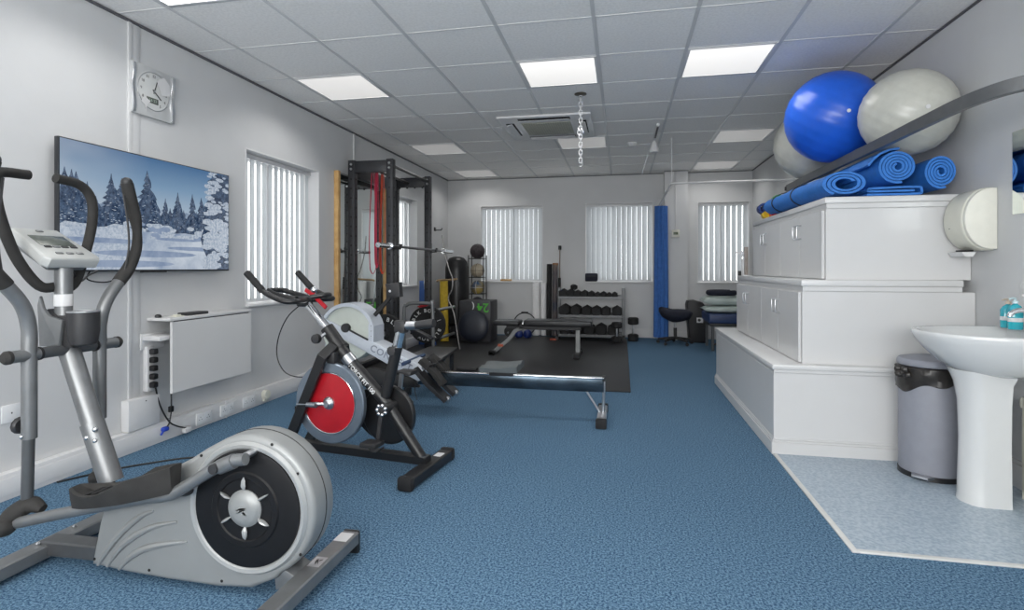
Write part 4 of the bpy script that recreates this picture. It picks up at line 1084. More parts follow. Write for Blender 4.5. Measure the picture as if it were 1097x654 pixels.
# local +x = forward (towards the left wall); after the half-turn local +y points to the camera side
V = -1   # far side
s_b = G().bar((0, -.225, .035), (0, .225, .035), .075, .055, up=(0, 0, 1)).build('rear_stabilizer', black_m, t)
for y in (-.235, .235): G().box(-.042, .042, y-.025, y+.025, 0, .07, .016).build('end_cap', rubber_m, s_b)
G().box(-.022, .022, -.16, -.10, .0625, .0635).build('sticker', upvc_m, s_b)
s_f = G().bar((.86, -.225, .035), (.86, .225, .035), .075, .055).build('front_stabilizer', black_m, t)
for y in (-.235, .235): G().box(.818, .902, y-.025, y+.025, 0, .07, .016).build('end_cap', rubber_m, s_f)
G().bar((.0, 0, .075), (.86, 0, .075), .06, .045).build('base_rail', black_m, t)
for sd in (-1, 1):
    G().path_bar([(.868, sd*.095, .05), (.845, sd*.105, .10), (.605, sd*.105, .615), (.57, sd*.045, .675)], .026, .058, up=(1, 0, 0)).build('front_fork', black_m, t)
G().tube([(.60, 0, .70), (.545, 0, .63), (.25, 0, .355), (.03, 0, .07)], [.040, .036, .031, .031], seg=16, oval=(1, 1)).build('down_tube', black_m, t)
g = G()
Dv = (Vector((.25, 0, .355))-Vector((.545, 0, .63))).normalized()
# lettering along the down tube (camera side)
xa = Vector((Dv.x, 0, Dv.z)); ya = Vector((0, -1, 0)).cross(xa) if False else Vector((-Dv.z, 0, Dv.x))
# text plane: normal towards +y (camera side, local)
tx = xa; ty = Vector((0, 1, 0)).cross(tx)
Mt = Matrix(((tx.x, ty.x, 0, 0), (tx.y, ty.y, 1, 0), (tx.z, ty.z, 0, 0), (0, 0, 0, 1)))
mid = Vector((.545, 0, .63)).lerp(Vector((.25, 0, .355)), .50)
add_text(g, 'FORCE FIT 100', .034, Matrix.Translation(mid+Vector((0, .0335, 0))) @ Mt)
g.build('lettering', print_m, t)
G().tube([(.52, 0, .606), (.48, 0, .569)], .0375, seg=16).build('silver_band', steel_m, t)
G().tube([(.655, 0, .765), (.56, 0, .655)], .038, seg=20).build('stem_collar', black_m, t)
G().tube([(.80, 0, .905), (.62, 0, .735)], .0235, seg=20).build('handlebar_stem', chrome_m, t)
kn = G().tube([(.64, .035, .735), (.665, .085, .70)], .01).build('stem_knob_shaft', steel_m, t)
G().lathe([(.001, .07), (.024, .07), (.028, .078), (.026, .10), (.001, .104)], (.66, 0, .712), 'Y', 12).build('stem_knob', dark_pl, t)
# handlebars
G().box(.775, .85, -.035, .035, .885, .945, .014).build('bar_clamp', dark_pl, t)
for sd in (-1, 1):
    h = G().tube([(.80, sd*.0, .925), (.76, sd*.08, .925), (.74, sd*.16, .925), (.80, sd*.20, .932), (.93, sd*.205, .985), (1.03, sd*.205, 1.075)], .0155, smooth=5, seg=14).build('handlebar', chrome_m if False else black_m, t)
    G().tube([(.93, sd*.205, .985), (1.04, sd*.205, 1.084)], .0195, seg=14).build('grip', rubber_m, h)
G().tube([(.82, -.06, .93), (.95, -.075, .955), (1.02, -.06, .975), (1.035, 0, .978), (1.02, .06, .975), (.95, .075, .955), (.82, .06, .93)], .016, smooth=6, seg=14).build('inner_bar', black_m, t)
G().tube([(.70, -.06, .945), (.66, -.03, .955), (.65, 0, .958), (.66, .03, .955), (.72, .06, .945)], .014, smooth=5, seg=12).build('rear_loop', black_m, t)
G().path_bar([(.78, .03, .985), (.72, .035, .955), (.63, .04, .885)], .022, .012, up=(0, 1, 0)).build('brake_lever', red_m, t)
G().ball((.72, .03, .985), .020, seg=12, rings=8).build('lever_knob', chrome_m, t)
# flywheel on the camera side
fw = G().lathe([(.176, .045), (.180, .038), (.222, .038), (.228, .045), (.228, .07), (.222, .077), (.180, .077), (.176, .070)], (.584, 0, .352), 'Y', 72).build('flywheel_rim', mat('flywheel_grey', (.20, .24, .29), .3, .6, var=.04), t)
G().lathe([(.001, .046), (.178, .046), (.178, .069), (.16, .0715), (.05, .072), (.001, .072)], (.584, 0, .352), 'Y', 72).build('red_disc', red_m, fw, label='red disc')
G().torus((.584, .0722, .352), .170, .003, 'Y', 60).build('trim_ring', chrome_m, fw)
G().lathe([(.001, .07), (.036, .07), (.036, .082), (.026, .095), (.018, .10), (.018, .105), (.001, .105)], (.584, 0, .352), 'Y', 28).build('hub', steel_m, fw)
g = G().tube([(.584, .09, .352), (.64, .112, .352)], .010).tube([(.63, .125, .350), (.69, .128, .348)], [.017, .013]).tube([(.69, .128, .348), (.76, .13, .345)], .0035)
g.build('axle_bolt', steel_m, t)
G().box(.545, .60, .035, .08, .575, .64, .008).build('brake_pad_housing', dark_pl, t)
G().tube([(.575, .06, .60), (.575, .06, .53)], .004).build('brake_rod', steel_m, t)
# chain guard and crank on the far side
G().lathe([(.001, -.035), (.158, -.035), (.166, -.042), (.166, -.062), (.158, -.070), (.001, -.070)], (.275, 0, .285), 'Y', 64).build('chain_guard', mat('guard_black', (.012, .012, .013), .3, var=.05), t)
G().prism([(.28, .12), (.28, .45), (.50, .40), (.62, .36), (.50, .24), (.40, .16)], -.062, -.040, 'XZ', .006).build('chain_cover', MATS['guard_black'], t)
G().lathe([(.001, -.08), (.022, -.08), (.028, -.05), (.028, .06), (.022, .085), (.001, .088)], (.235, 0, .345), 'Y', 20).build('bottom_bracket', dark_pl, t)
for sd, dx, dz in ((1, .02, -.165), (-1, -.02, .165)):
    a = G().bar((.235, sd*.085, .345), (.235+dx*.9, sd*.092, .345+dz), .024, .014, up=(0, 1, 0)).build('crank_arm', steel_m if sd < 0 else dark_pl, t)
    p = G().box(.235+dx-.05, .235+dx+.05, min(sd*.10, sd*.19), max(sd*.10, sd*.19), .345+dz-.012, .345+dz+.012, .006).build('pedal', dark_pl, a)
g = G()
for k in range(7):
    a = k*.9; g.ball((.235+.026*math.cos(a), .088, .345+.026*math.sin(a)), .011, seg=8, rings=6)
g.build('chainring_bolts', chrome_m, t)
# seat tube and slider
G().tube([(.265, 0, .40), (.19, 0, .68)], .030, seg=18, oval=(1.0, 1.0)).build('seat_tube', black_m, t)
G().tube([(.192, 0, .67), (.165, 0, .775)], .027, seg=18).build('seat_post', chrome_m, t)
G().box(.13, .20, -.028, .028, .755, .825, .012).build('seat_clamp', dark_pl, t)
G().tube([(.15, 0, .795), (.06, 0, .80)], .0235, seg=18).build('seat_slider', steel_m, t)
g = G().tube([(.07, 0, .80), (-.01, 0, .812), (-.035, 0, .815)], [.030, .034, .030], seg=18, oval=(.9, .75)); g.build('slider_sleeve', dark_pl, t)
g = G().lathe([(.001, .03), (.022, .03), (.026, .05), (.001, .055)], (.20, 0, .66), 'Y', 10); g.build('seat_knob', dark_pl, t)
# brake cable drooping forward
G().tube([(.83, .01, .90), (.92, .02, .82), (.985, .02, .70), (.995, .02, .58), (.93, .02, .49), (.80, .02, .475), (.66, .02, .53), (.59, .02, .60)], .0035, smooth=6, seg=8).build('brake_cable', black_m, t)
G().tube([(.36, .03, .16), (.34, .05, .12), (.30, .05, .10), (.25, .04, .13)], .005, smooth=4).build('toe_strap', dark_pl, t)

# ================================================================== ROWING MACHINE
RY = 4.05
t = thing('rowing_machine', 'rowing machine with pale fan housing and a long low rail, behind the spin bike', 'rowing machine', (-1.2, RY, 0))
mr = G().box(-1.56, -.13, RY-.022, RY+.022, .205, .300, .004).build('monorail', mat('rail_blue_aluminium', (.06, .085, .11), .25, .8, var=.35, vscale=6), t)
G().box(-1.50, -.128, RY-.028, RY+.028, .300, .312, .003).build('steel_track', chrome_m, mr)
G().box(-.140, -.118, RY-.026, RY+.026, .285, .322, .004).build('end_stop', black_m, mr)
G().tube([(-.128, RY, .30), (-.135, RY, .05)], .011, seg=12).build('rear_leg', steel_m, t)
G().tube([(-.26, RY, .21), (-.16, RY, .055)], .008, seg=12).build('leg_brace', steel_m, t)
ft = G().box(-.175, -.11, RY-.22, RY+.22, .02, .06, .008).build('rear_foot', steel_m, t)
for y in (-.22, .22): G().box(-.18, -.105, RY+y-.025, RY+y+.025, 0, .065, .008).build('rubber_foot', rubber_m, ft)
# seat
g = G(); rows = []
for k in range(9):
    x = -1.03+.28*k/8; f_ = k/8
    zt = .372+.028*math.sin(f_*PI*.9+.2)*0+.004*math.cos(f_*2*PI)+.014*f_
    rows.append([Vector((x, RY-.15, .345)), Vector((x, RY-.155, zt)), Vector((x, RY-.08, zt+.010)), Vector((x, RY, zt-.006)), Vector((x, RY+.08, zt+.010)), Vector((x, RY+.155, zt)), Vector((x, RY+.15, .345))])
loft(g, rows); g.build('seat', mat('seat_grey', (.10, .115, .12), .5, var=.05), t, sharp=60)
G().box(-.98, -.80, RY-.055, RY+.055, .300, .350, .006).build('seat_carriage', dark_pl, t)
# main beam and fan
beam = G().prism([(-2.36, .655), (-2.34, .720), (-1.50, .365), (-1.485, .262), (-1.53, .245)], RY-.098, RY+.098, 'XZ', .004).build('main_beam', erg_m, t)
g = G(); d = Vector((1.50-2.34+.0, 0, 0))
bx_ = Vector((.84, 0, -.385)).normalized(); by_ = Vector((-bx_.z, 0, bx_.x))
Mb = Matrix(((bx_.x, by_.x, 0, 0), (0, 0, -1, 0), (bx_.z, by_.z, 0, 0), (0, 0, 0, 1)))
add_text(g, 'CONCEPT 2', .075, Matrix.Translation((-1.72, RY-.0992, .402)) @ Mb, spacing=1.1)
g.build('lettering', mat('grey_print', (.25, .28, .33), .5, var=.02), beam)
fan = G().lathe([(.001, -.085), (.19, -.083), (.215, -.075), (.225, -.05), (.228, .05), (.20, .075), (.001, .085)], (-2.125, RY+.01, .600), 'Y', 56).build('fan_housing', fan_m, t)
g = G().prism([(-2.30, .71)]+[(-2.125+.235*math.cos(math.radians(a)), .600+.235*math.sin(math.radians(a))) for a in range(150, 14, -9)]+[(-1.895, .66), (-1.895, .49), (-1.94, .49), (-1.94, .67)]+[(-2.125+.208*math.cos(math.radians(a)), .600+.208*math.sin(math.radians(a))) for a in range(22, 150, 9)], RY-.094, RY+.094, 'XZ')
g.build('housing_rim', erg_m, fan)
g = G()
for z in (.54, .58, .62, .66): g.lathe([(.001, -.094), (.003, -.094), (.003, -.0955), (.001, -.0955)], (-1.917, RY, z), 'Y', 8)
g.build('rivet', dark_pl, fan)
G().lathe([(.001, -.112), (.034, -.112), (.036, -.104), (.036, -.08), (.001, -.08)], (-2.13, RY, .640), 'Y', 20).build('hub', dark_pl, fan)
G().path_bar([(-2.09, RY-.102, .622), (-1.94, RY-.102, .552)], .012, .014, up=(0, 1, 0)).build('chain_guide', dark_pl, fan)
# front legs and feet
G().path_bar([(-2.30, RY, .62), (-2.42, RY, .05)], .05, .04, up=(0, 1, 0)).build('front_leg', erg_m, t)
G().box(-2.46, -2.38, RY-.28, RY+.28, .0, .055, .01).build('front_foot', black_m, t)
G().prism([(-2.28, .24), (-1.95, .32), (-1.60, .25), (-1.55, .18), (-2.30, .17)], RY-.03, RY+.03, 'XZ', .006).build('lower_guard', black_m, t)
G().path_bar([(-1.62, RY, .25), (-1.70, RY, .03)], .05, .03, up=(0, 1, 0)).build('middle_leg', black_m, t)
G().box(-1.75, -1.66, RY-.15, RY+.15, 0, .035, .008).build('middle_foot', black_m, t)
# monitor on its arm
G().path_bar([(-1.93, RY, .735), (-1.78, RY, .90), (-1.75, RY, .93)], .03, .022, up=(0, 1, 0)).build('monitor_arm', black_m, t)
mo = G().prism([(-1.83, .985), (-1.71, 1.00), (-1.70, .885), (-1.80, .875)], RY-.035, RY+.035, 'XZ', .010).build('monitor', dark_pl, t)
G().tube([(-1.78, RY-.05, .93), (-1.78, RY-.03, .93)], .01).build('monitor_bolt', chrome_m, mo)
# chain handle and foot plates
G().tube([(-1.60, RY-.22, .395), (-1.60, RY+.22, .395)], .015).build('pull_handle', mat('navy_rubber', (.03, .06, .13), .6, var=.1), t)
for sd in (-1, 1):
    y = RY+sd*.105
    fp = G().path_bar([(-1.54, y, .35), (-1.44, y, .24), (-1.29, y, .115)], .12, .030, up=(1, 0, 1)).build('foot_plate', dark_pl, t)
    G().path_bar([(-1.50, y, .41), (-1.40, y, .33), (-1.32, y, .23)], .10, .035, up=(1, 0, 1)).build('heel_cup', grip_m, fp)
    G().tube([(-1.47, y-.05, .33), (-1.42, y-.03, .375), (-1.40, y+.03, .375), (-1.45, y+.05, .33)], .009, smooth=4, seg=8, oval=(1.8, .5)).build('foot_strap', pad_m, fp)
    G().ball((-1.29, y, .122), .022, seg=10, rings=8).build('pivot_cap', steel_m, fp)
G().tube([(-1.55, RY-.08, .32), (-1.56, RY-.085, .18), (-1.54, RY-.085, .10)], .003, smooth=3, seg=6).build('loose_strap', black_m, t)

# ================================================================== POWER RACK
RX, LX, RN, RF, RH = -2.37, -2.80, 5.35, 6.47, 2.25
t = thing('power_rack', 'tall charcoal steel power rack bolted beside the left wall mirror', 'power rack', (-2.58, 5.9, 0))
def post(x, y):
    g = G(); w = .037
    g.box(x-w, x+w, y-w, y+w, 0.012, RH, .004)
    p = g.build('upright_post', rack_m, t)
    g = G()
    z = .25
    while z < 2.1:
        g.lathe([(.001, -w-.0012), (.0105, -w-.0012), (.0105, -w+.001), (.001, -w+.001)], (x, y, z), 'Y', 12)
        g.lathe([(.001, w-.001), (.0105, w-.001), (.0105, w+.0012), (.001, w+.0012)], (x, y, z), 'X', 12)
        z += .10
    for f_ in g.bm.verts: pass
    g.build('adjustment_holes', hole_m, p)
    G().box(x-.012, x+.018, y-w-.002, y-w, 1.735, 1.762).build('height_marker', dark_pl, p)
    for z in (2.205, 2.155): G().lathe([(.001, -w-.012), (.011, -w-.012), (.013, -w-.004), (.013, -w), (.001, -w)], (x, y, z), 'Y', 10).build('bolt', steel_m, p)
    G().box(x-.06, x+.06, y-.06, y+.06, 0.012, .024, .003).build('foot_plate', rack_m, p)
for x in (LX, RX):
    for y in (RN, RF): post(x, y)
for y in (RN, RF): G().box(LX+.038, RX-.038, y-.032, y+.032, 2.12, 2.24, .004).build('cross_beam', rack_m, t)
G().box(LX-.03, LX+.03, RN+.038, RF-.038, 2.08, 2.20, .004).build('side_beam', rack_m, t)
G().tube([(RX, RN+.036, 2.19), (RX, RF-.036, 2.19)], .016, seg=14).build('pull_up_bar', black_m, t)
G().tube([(-2.62, RN+.03, 2.175), (-2.62, RF-.03, 2.175)], .014, seg=14).build('pull_up_bar', black_m, t)
G().box(LX-.03, LX+.03, RN+.038, RF-.038, .02, .07, .004).build('base_beam', rack_m, t)
for k in range(4):
    G().tube([(-2.72+k*.10, RF-.035, 2.125), (-2.72+k*.10, RF-.07, 2.105)], .012, seg=10).build('grip_peg', black_m, t)
for y in (RN, RF):
    g = G().path_bar([(RX+.038, y, 1.31), (RX+.10, y, 1.31), (RX+.115, y, 1.36)], .05, .014, up=(0, 0, 1)).box(RX+.037, RX+.045, y-.025, y+.025, 1.29, 1.42, .002)
    g.build('bar_hook', black_m, t)
# plate pegs
G().tube([(RX, RN-.037, .44), (RX, RN-.20, .44)], .024, seg=16).build('plate_peg', steel_m, t)
G().tube([(RX+.04, RF-.037, .42), (RX+.04, RF-.17, .42)], .024, seg=16).build('plate_peg', steel_m, t)
for z in (.57, .20): G().tube([(RX+.034, RF+.030, z), (RX+.07, RF+.85, z)], .020, seg=16).build('plate_peg', steel_m, t)
# barbell
t = thing('barbell', 'long steel barbell resting on the hooks of the power rack', 'barbell', (RX+.08, 6.0, 1.33))
bx0 = RX+.075; bz0 = 1.334
G().tube([(bx0, 5.15, bz0), (bx0, 6.85, bz0)], .014, seg=14).build('shaft', mat('dark_steel', (.16, .16, .17), .3, .9, var=.05), t)
for a, b in ((4.88, 5.16), (6.84, 7.2)):
    sl = G().tube([(bx0, a, bz0), (bx0, b, bz0)], .025, seg=18).build('sleeve', chrome_m, t)
    cc = 5.16 if a < 5.5 else 6.84
    G().lathe([(.001, -.012), (.036, -.012), (.036, .012), (.001, .012)], (bx0, cc, bz0), 'Y', 20).build('collar', chrome_m, sl)
# weight plates
def plate(label, c, r, txtr, turn=0):
    t = thing('weight_plate', label, 'weight plate', (c[0], c[1], c[2]-r))
    y = 0
    b = G().lathe([(.026, -.03), (.05, -.032), (.06, -.022), (r*.62, -.020), (r*.66, -.03), (r-.008, -.032), (r, -.024), (r, .024), (r-.008, .032), (.026, .03)], c, 'Y', 64).build('rubber_disc', rubber_m, t)
    G().lathe([(.025, -.034), (.034, -.034), (.034, -.028), (.025, -.028)], c, 'Y', 32).build('steel_ring', dark_pl, b)
    g = G()
    for word, a0 in (('BLK', 142), ('BOX', 78), ('|', 20), ('BLK', -38), ('BOX', 258)):
        n_ = len(word); st = math.degrees(.052/txtr)
        for k, ch in enumerate(word):
            a = math.radians(a0+turn-(k-(n_-1)/2)*st)
            Mx = Matrix.Translation((c[0]+txtr*math.cos(a), c[1]-.0335, c[2]+txtr*math.sin(a))) @ FACE_Y @ Matrix.Rotation(a-PI/2, 4, 'Z')
            add_text(g, ch, .058, Mx)
    g.build('lettering', print_m, b)
plate('black rubber weight plate on the near post of the rack, half behind the rower', (RX, 5.22, .44), .20, .150, turn=-88)
plate('larger black rubber weight plate with white lettering, on the far post of the rack', (RX+.04, 6.34, .42), .228, .172)
tag(G().prism([(-2.40, .655), (-2.30, .69), (-2.20, .715), (-2.185, .69), (-2.28, .655), (-2.37, .635)], 6.16, 6.20, 'XZ', .006).build('rubber_wedge', red_m, loc=(-2.3, 6.18, .65)), 'small red rubber grip resting on top of the larger weight plate', 'grip')
# resistance loops on the pull-up bar
def loop_band(label, y, wd, zb, cmat, th=.012, dx=0.0, half=.035):
    x = -2.62+dx
    pts = [(x-.004, y-.018, 2.15), (x, y, 2.192+.004), (x+.004, y+.018, 2.15)]
    P = [(x, y-.02, 2.16), (x, y-.012, 2.186), (x, y, 2.193), (x, y+.012, 2.186), (x, y+.02, 2.16), (x+half, y+.015, zb+.5), (x+half, y+.01, zb+.10), (x+half*.6, y, zb+.02), (x, y, zb), (x-half*.6, y, zb+.02), (x-half, y-.01, zb+.10), (x-half, y-.015, zb+.5), (x, y-.02, 2.155)]
    o = G().path_bar(P, wd, .005, up=(0, 0, 1), smooth=6)
    o = o.build('resistance_band', cmat, loc=(x, y, zb))
    tag(o, label, 'resistance band'); return o
crim = mat('crimson_latex', (.42, .01, .045), .5, var=.05); oran = mat('orange_red_latex', (.62, .07, .03), .5, var=.05)
loop_band('thin crimson resistance band hanging leftmost in the power rack', 5.45, .010, 1.05, crim, half=.03)
loop_band('wide crimson resistance band hanging between the thin one and the orange one', 5.56, .030, 1.12, crim, half=.012)
loop_band('orange red resistance band hanging rightmost in the power rack', 5.70, .028, 1.05, oran, half=.022)
# mirror behind the rack
t = thing('gym_mirror', 'tall mirror in a pine frame on the left wall behind the power rack', 'mirror', (XL, 5.8, .12))
G().box(XL+.012, XL+.022, 5.235, 6.395, .16, 2.10).build('mirror_glass', mirror_m, t)
for (a, b, c_, d_) in ((5.19, 5.237, .12, 2.125), (6.393, 6.42, .12, 2.125)): G().box(XL+.001, XL+.05, a, b, c_, d_, .002).build('frame_board', pine_m, t)
G().box(XL+.001, XL+.03, 5.237, 6.393, .12, .162, .002).build('frame_board', pine_m, t)
G().box(XL+.001, XL+.024, 5.237, 6.393, 2.10, 2.118, .002).build('frame_board', MATS['mirror_glass'] if False else silver_pl, t)
# black step bench behind the rower
t = thing('step_bench', 'low black step bench behind the rowing machine foot plates', 'step', (-1.66, 4.75, 0))
G().prism([(-1.85, 4.42), (-1.50, 4.42), (-1.56, 5.08), (-1.85, 5.08)], .315, .345, 'XY', .006).build('step_top', mat('black_tread_top', (.03, .03, .032), .3, var=.1), t)
for (x, y) in ((-1.81, 4.47), (-1.55, 4.47), (-1.60, 5.02), (-1.81, 5.02)): G().path_bar([(x, y, .315), (x, y, .012)], .035, .035).build('leg', rack_m, t)
# grey tube frame standing between the two plates
t = thing('dip_frame', 'grey bent tube frame standing between the two weight plates', 'frame', (-2.18, 5.75, 0))
G().tube([(-2.36, 5.68, .012), (-2.36, 5.68, .62), (-2.33, 5.68, .70), (-2.25, 5.68, .725), (-2.06, 5.68, .72), (-2.03, 5.68, .69), (-2.02, 5.68, .012)], .02, smooth=4).build('tube_arch', silver_m, t)
G().path_bar([(-2.36, 5.45, .03), (-2.36, 5.95, .03)], .04, .036).build('foot', rack_m, t)
G().path_bar([(-2.02, 5.45, .03), (-2.02, 5.95, .03)], .04, .036).build('foot', rack_m, t)
G().prism([(-2.22, .46), (-2.0, .36), (-2.0, .34), (-2.24, .40)], 5.55, 5.66, 'XZ', .006).build('knee_pad', pad_m, t)

# ================================================================== RUBBER FLOOR, BENCH, DUMBBELLS
tag(G().box(XL+.06, .075, 4.98, 8.72, 0, .012, .002).build('gym_mat', gymmat_m, loc=(-1.4, 6.8, 0)), 'large black rubber mat covering the far half of the carpet', 'gym mat')
t = thing('weight_bench', 'black padded weight bench with grey legs on the rubber mat', 'bench', (-1.0, 6.85, .012))
b0 = .012
G().box(-1.60, -1.265, 6.71, 7.0, .385, .445, .018, 3).build('seat_pad', pad_m, t)
G().box(-1.205, -.36, 6.71, 7.0, .385, .460, .018, 3).build('back_pad', pad_m, t)
G().path_bar([(-1.45, 6.855, .355), (-.50, 6.855, .355)], .05, .05).build('frame_beam', rack_m, t)
lg = G().path_bar([(-1.24, 6.855, .345), (-1.33, 6.855, .315), (-1.42, 6.855, .20), (-1.60, 6.855, .05)], .05, .05, up=(0, 1, 0), smooth=4).build('front_leg', silver_pl, t)
G().path_bar([(-1.61, 6.66, .038), (-1.61, 7.05, .038)], .05, .045).build('foot_bar', silver_dk, lg)
G().box(-1.645, -1.575, 6.66, 6.72, b0, .07, .01).build('rubber_foot', rubber_m, lg)
G().box(-1.56, -1.49, 6.82, 6.89, .105, .135, .004).build('tape', mat('orange_tape', (.45, .09, .04), .5, var=.05), lg)
lg2 = G().path_bar([(-.54, 6.855, .345), (-.54, 6.855, .05)], .055, .05, up=(0, 1, 0)).build('rear_leg', silver_pl, t)
G().path_bar([(-.54, 6.62, .038), (-.54, 7.08, .038)], .05, .045).build('foot_bar', silver_dk, lg2)
for y in (6.62, 7.08): G().box(-.58, -.50, y-.03, y+.03, b0, .07, .01).build('rubber_foot', rubber_m, lg2)
G().ball((-1.23, 6.80, .40), .022, seg=10, rings=8).build('pop_pin', chrome_m, t)

# dumbbells
def dumbbell(label, c, r, L, group=None, hexa=True, rotz=0.0, upright=False):
    t = thing('dumbbell', label, 'dumbbell', c, rotz, group=group, local=True)
    hl = L*.30; n = 6 if hexa else 12
    for s_ in (-1, 1):
        g = G(); y0, y1 = s_*(L/2-hl), s_*L/2
        prof = [(r*.72, y0), (r, y0+s_*.012), (r, y1-s_*.014), (r*.80, y1), (r*.30, y1+s_*.0)]
        g.lathe(prof, (0, 0, 0), 'Y', n); g.rot(PI/n, 'Y')
        if upright: g.rot(PI/2, 'X')
        z0 = (L/2 if upright else r*math.cos(PI/n))
        bmesh.ops.translate(g.bm, verts=g.bm.verts, vec=(0, 0, z0)); g.build('hex_head' if hexa else 'round_head', rubber_m, t, sharp=25)
    g = G().tube([(0, -L/2+hl*.8, 0), (0, -L*.1, 0), (0, 0, 0), (0, L*.1, 0), (0, L/2-hl*.8, 0)], [.013, .014, .0165, .014, .013], seg=12)
    if upright: g.rot(PI/2, 'X')
    bmesh.ops.translate(g.bm, verts=g.bm.verts, vec=(0, 0, (L/2 if upright else r*math.cos(PI/n)))); g.build('handle', steel_m, t)
    return t
DX0, DX1, DY0, DY1 = -.975, .02, 8.36, 8.68
t = thing('dumbbell_rack', 'grey three-tier steel rack full of black dumbbells against the back wall', 'rack', (-.48, 8.52, .0))
for x in (DX0, DX1):
    g = G().path_bar([(x, 8.64, .80), (x, 8.64, .02)], .05, .035, up=(0, 1, 0)).build('side_post', silver_dk, t)
    G().path_bar([(x, 8.30, .04), (x, 8.68, .04)], .05, .05).build('foot', dark_pl, g)
trays = [.665, .385, .09]
for z in trays:
    g = G().prism([(8.36, z-.028), (8.36, z+.012), (8.375, z-.008), (8.66, z-.008), (8.66, z+.03), (8.668, z+.03), (8.668, z-.028)], DX0+.02, DX1-.02, 'YZ')
    g.build('tray', silver_dk, t)
ords = ['first', 'second', 'third', 'fourth', 'fifth', 'sixth', 'seventh', 'eighth', 'ninth', 'tenth']
top = [(-.895, .072), (-.785, .070), (-.675, .062), (-.570, .062), (-.465, .056), (-.370, .048), (-.280, .052), (-.195, .044), (-.110, .048)]
for i, (x, r) in enumerate(top):
    dumbbell('black dumbbell on the top tier of the rack, %s from the left' % ords[i], (x, 8.52, trays[0]-.007), r, .24, 'dumbbells on the rack')
dumbbell('small black dumbbell lying on top of the others on the top tier', (-.73, 8.50, trays[0]+.112), .045, .18, 'dumbbells on the rack', rotz=.3)
for i, (x, r) in enumerate([(-.875, .096), (-.70, .094), (-.535, .086), (-.385, .084), (-.24, .080), (-.075, .084)]):
    dumbbell('black hex dumbbell on the middle tier of the rack, %s from the left' % ords[i], (x, 8.52, trays[1]-.007), r, .29, 'dumbbells on the rack')
for i, (x, r) in enumerate([(-.86, .098), (-.675, .094), (-.495, .096), (-.315, .096), (-.13, .094)]):
    dumbbell('black hex dumbbell on the bottom tier of the rack, %s from the left' % ords[i], (x, 8.52, trays[2]-.007), r, .30, 'dumbbells on the rack')
dumbbell('black dumbbell stood on end on the rubber mat in front of the rack', (-.075, 8.22, .012), .078, .30, None, False, upright=True)
dumbbell('black dumbbell stood on end on the carpet right of the rack', (.165, 8.5, 0), .082, .36, None, False, upright=True)
t = thing('ankle_weight', 'dark navy pouch on the sill above the dumbbell rack', 'pouch', (-.49, 8.965, .892))
G().box(-.59, -.39, 8.945, 9.04, .893, 1.025, .02, 3).build('pouch', navy_m, t)
G().box(-.57, -.41, 8.938, 8.946, .975, .985).build('zip', dark_pl, t)
tag(G().box(-2.0, -1.82, 8.95, 9.03, .893, .925, .006).build('wooden_block', pine_m, loc=(-1.91, 8.99, .892)), 'small wooden block on the sill of the far left window', 'block')

# ================================================================== FAR LEFT CORNER
t = thing('punch_bag', 'tall black freestanding punch bag with rounded top in the far corner', 'punch bag', (-2.60, 8.42, .012))
G().lathe([(.12, .012), (.16, .03), (.165, .12), (.165, .20)], (-2.60, 8.42, 0), seg=36).build('base', dark_pl, t)
G().lathe([(.15, .20), (.180, .23), (.186, .7), (.184, 1.1), (.165, 1.21), (.12, 1.27), (.05, 1.295), (.002, 1.298)], (-2.60, 8.42, 0), seg=40).build('bag', mat('black_leather', (.012, .012, .013), .35, var=.15, bump=.2, bscale=80), t)
t = thing('plyo_box', 'black padded jump box with green upside-down 24 on its front', 'jump box', (-2.13, 8.05, .012))
G().box(-2.38, -1.90, 7.84, 8.28, .012, .625, .008, 2).build('box', mat('black_box_vinyl', (.04, .04, .045), .5, var=.1), t)
g = G(); add_text(g, '24', .185, Matrix.Translation((-2.02, 7.839, .528)) @ FACE_Y @ Matrix.Rotation(PI, 4, 'Z')); g.build('number', green_print, t, label='bright green upside-down number')
g = G(); add_text(g, ')', .13, Matrix.Translation((-2.165, 7.839, .555)) @ FACE_Y); g.build('small_mark', print_m, t)
t = thing('balance_disc', 'round navy balance disc leaning on the front of the jump box', 'balance disc', (-2.12, 7.70, .012))
g = G().lathe([(.001, -.050), (.11, -.047), (.20, -.032), (.228, -.012), (.235, 0), (.228, .012), (.18, .03), (.001, .04)], (0, 0, 0), 'Y', 56)
g.rot(-.10, 'X'); bmesh.ops.translate(g.bm, verts=g.bm.verts, vec=(-2.14, 7.755, .257)); g.build('disc', mat('navy_vinyl', (.015, .019, .032), .4, var=.08), t)
g = G().torus((0, 0, 0), .235, .009, 'Y', 48); g.rot(-.10, 'X'); bmesh.ops.translate(g.bm, verts=g.bm.verts, vec=(-2.14, 7.755, .257)); g.build('rim', dark_pl, t)
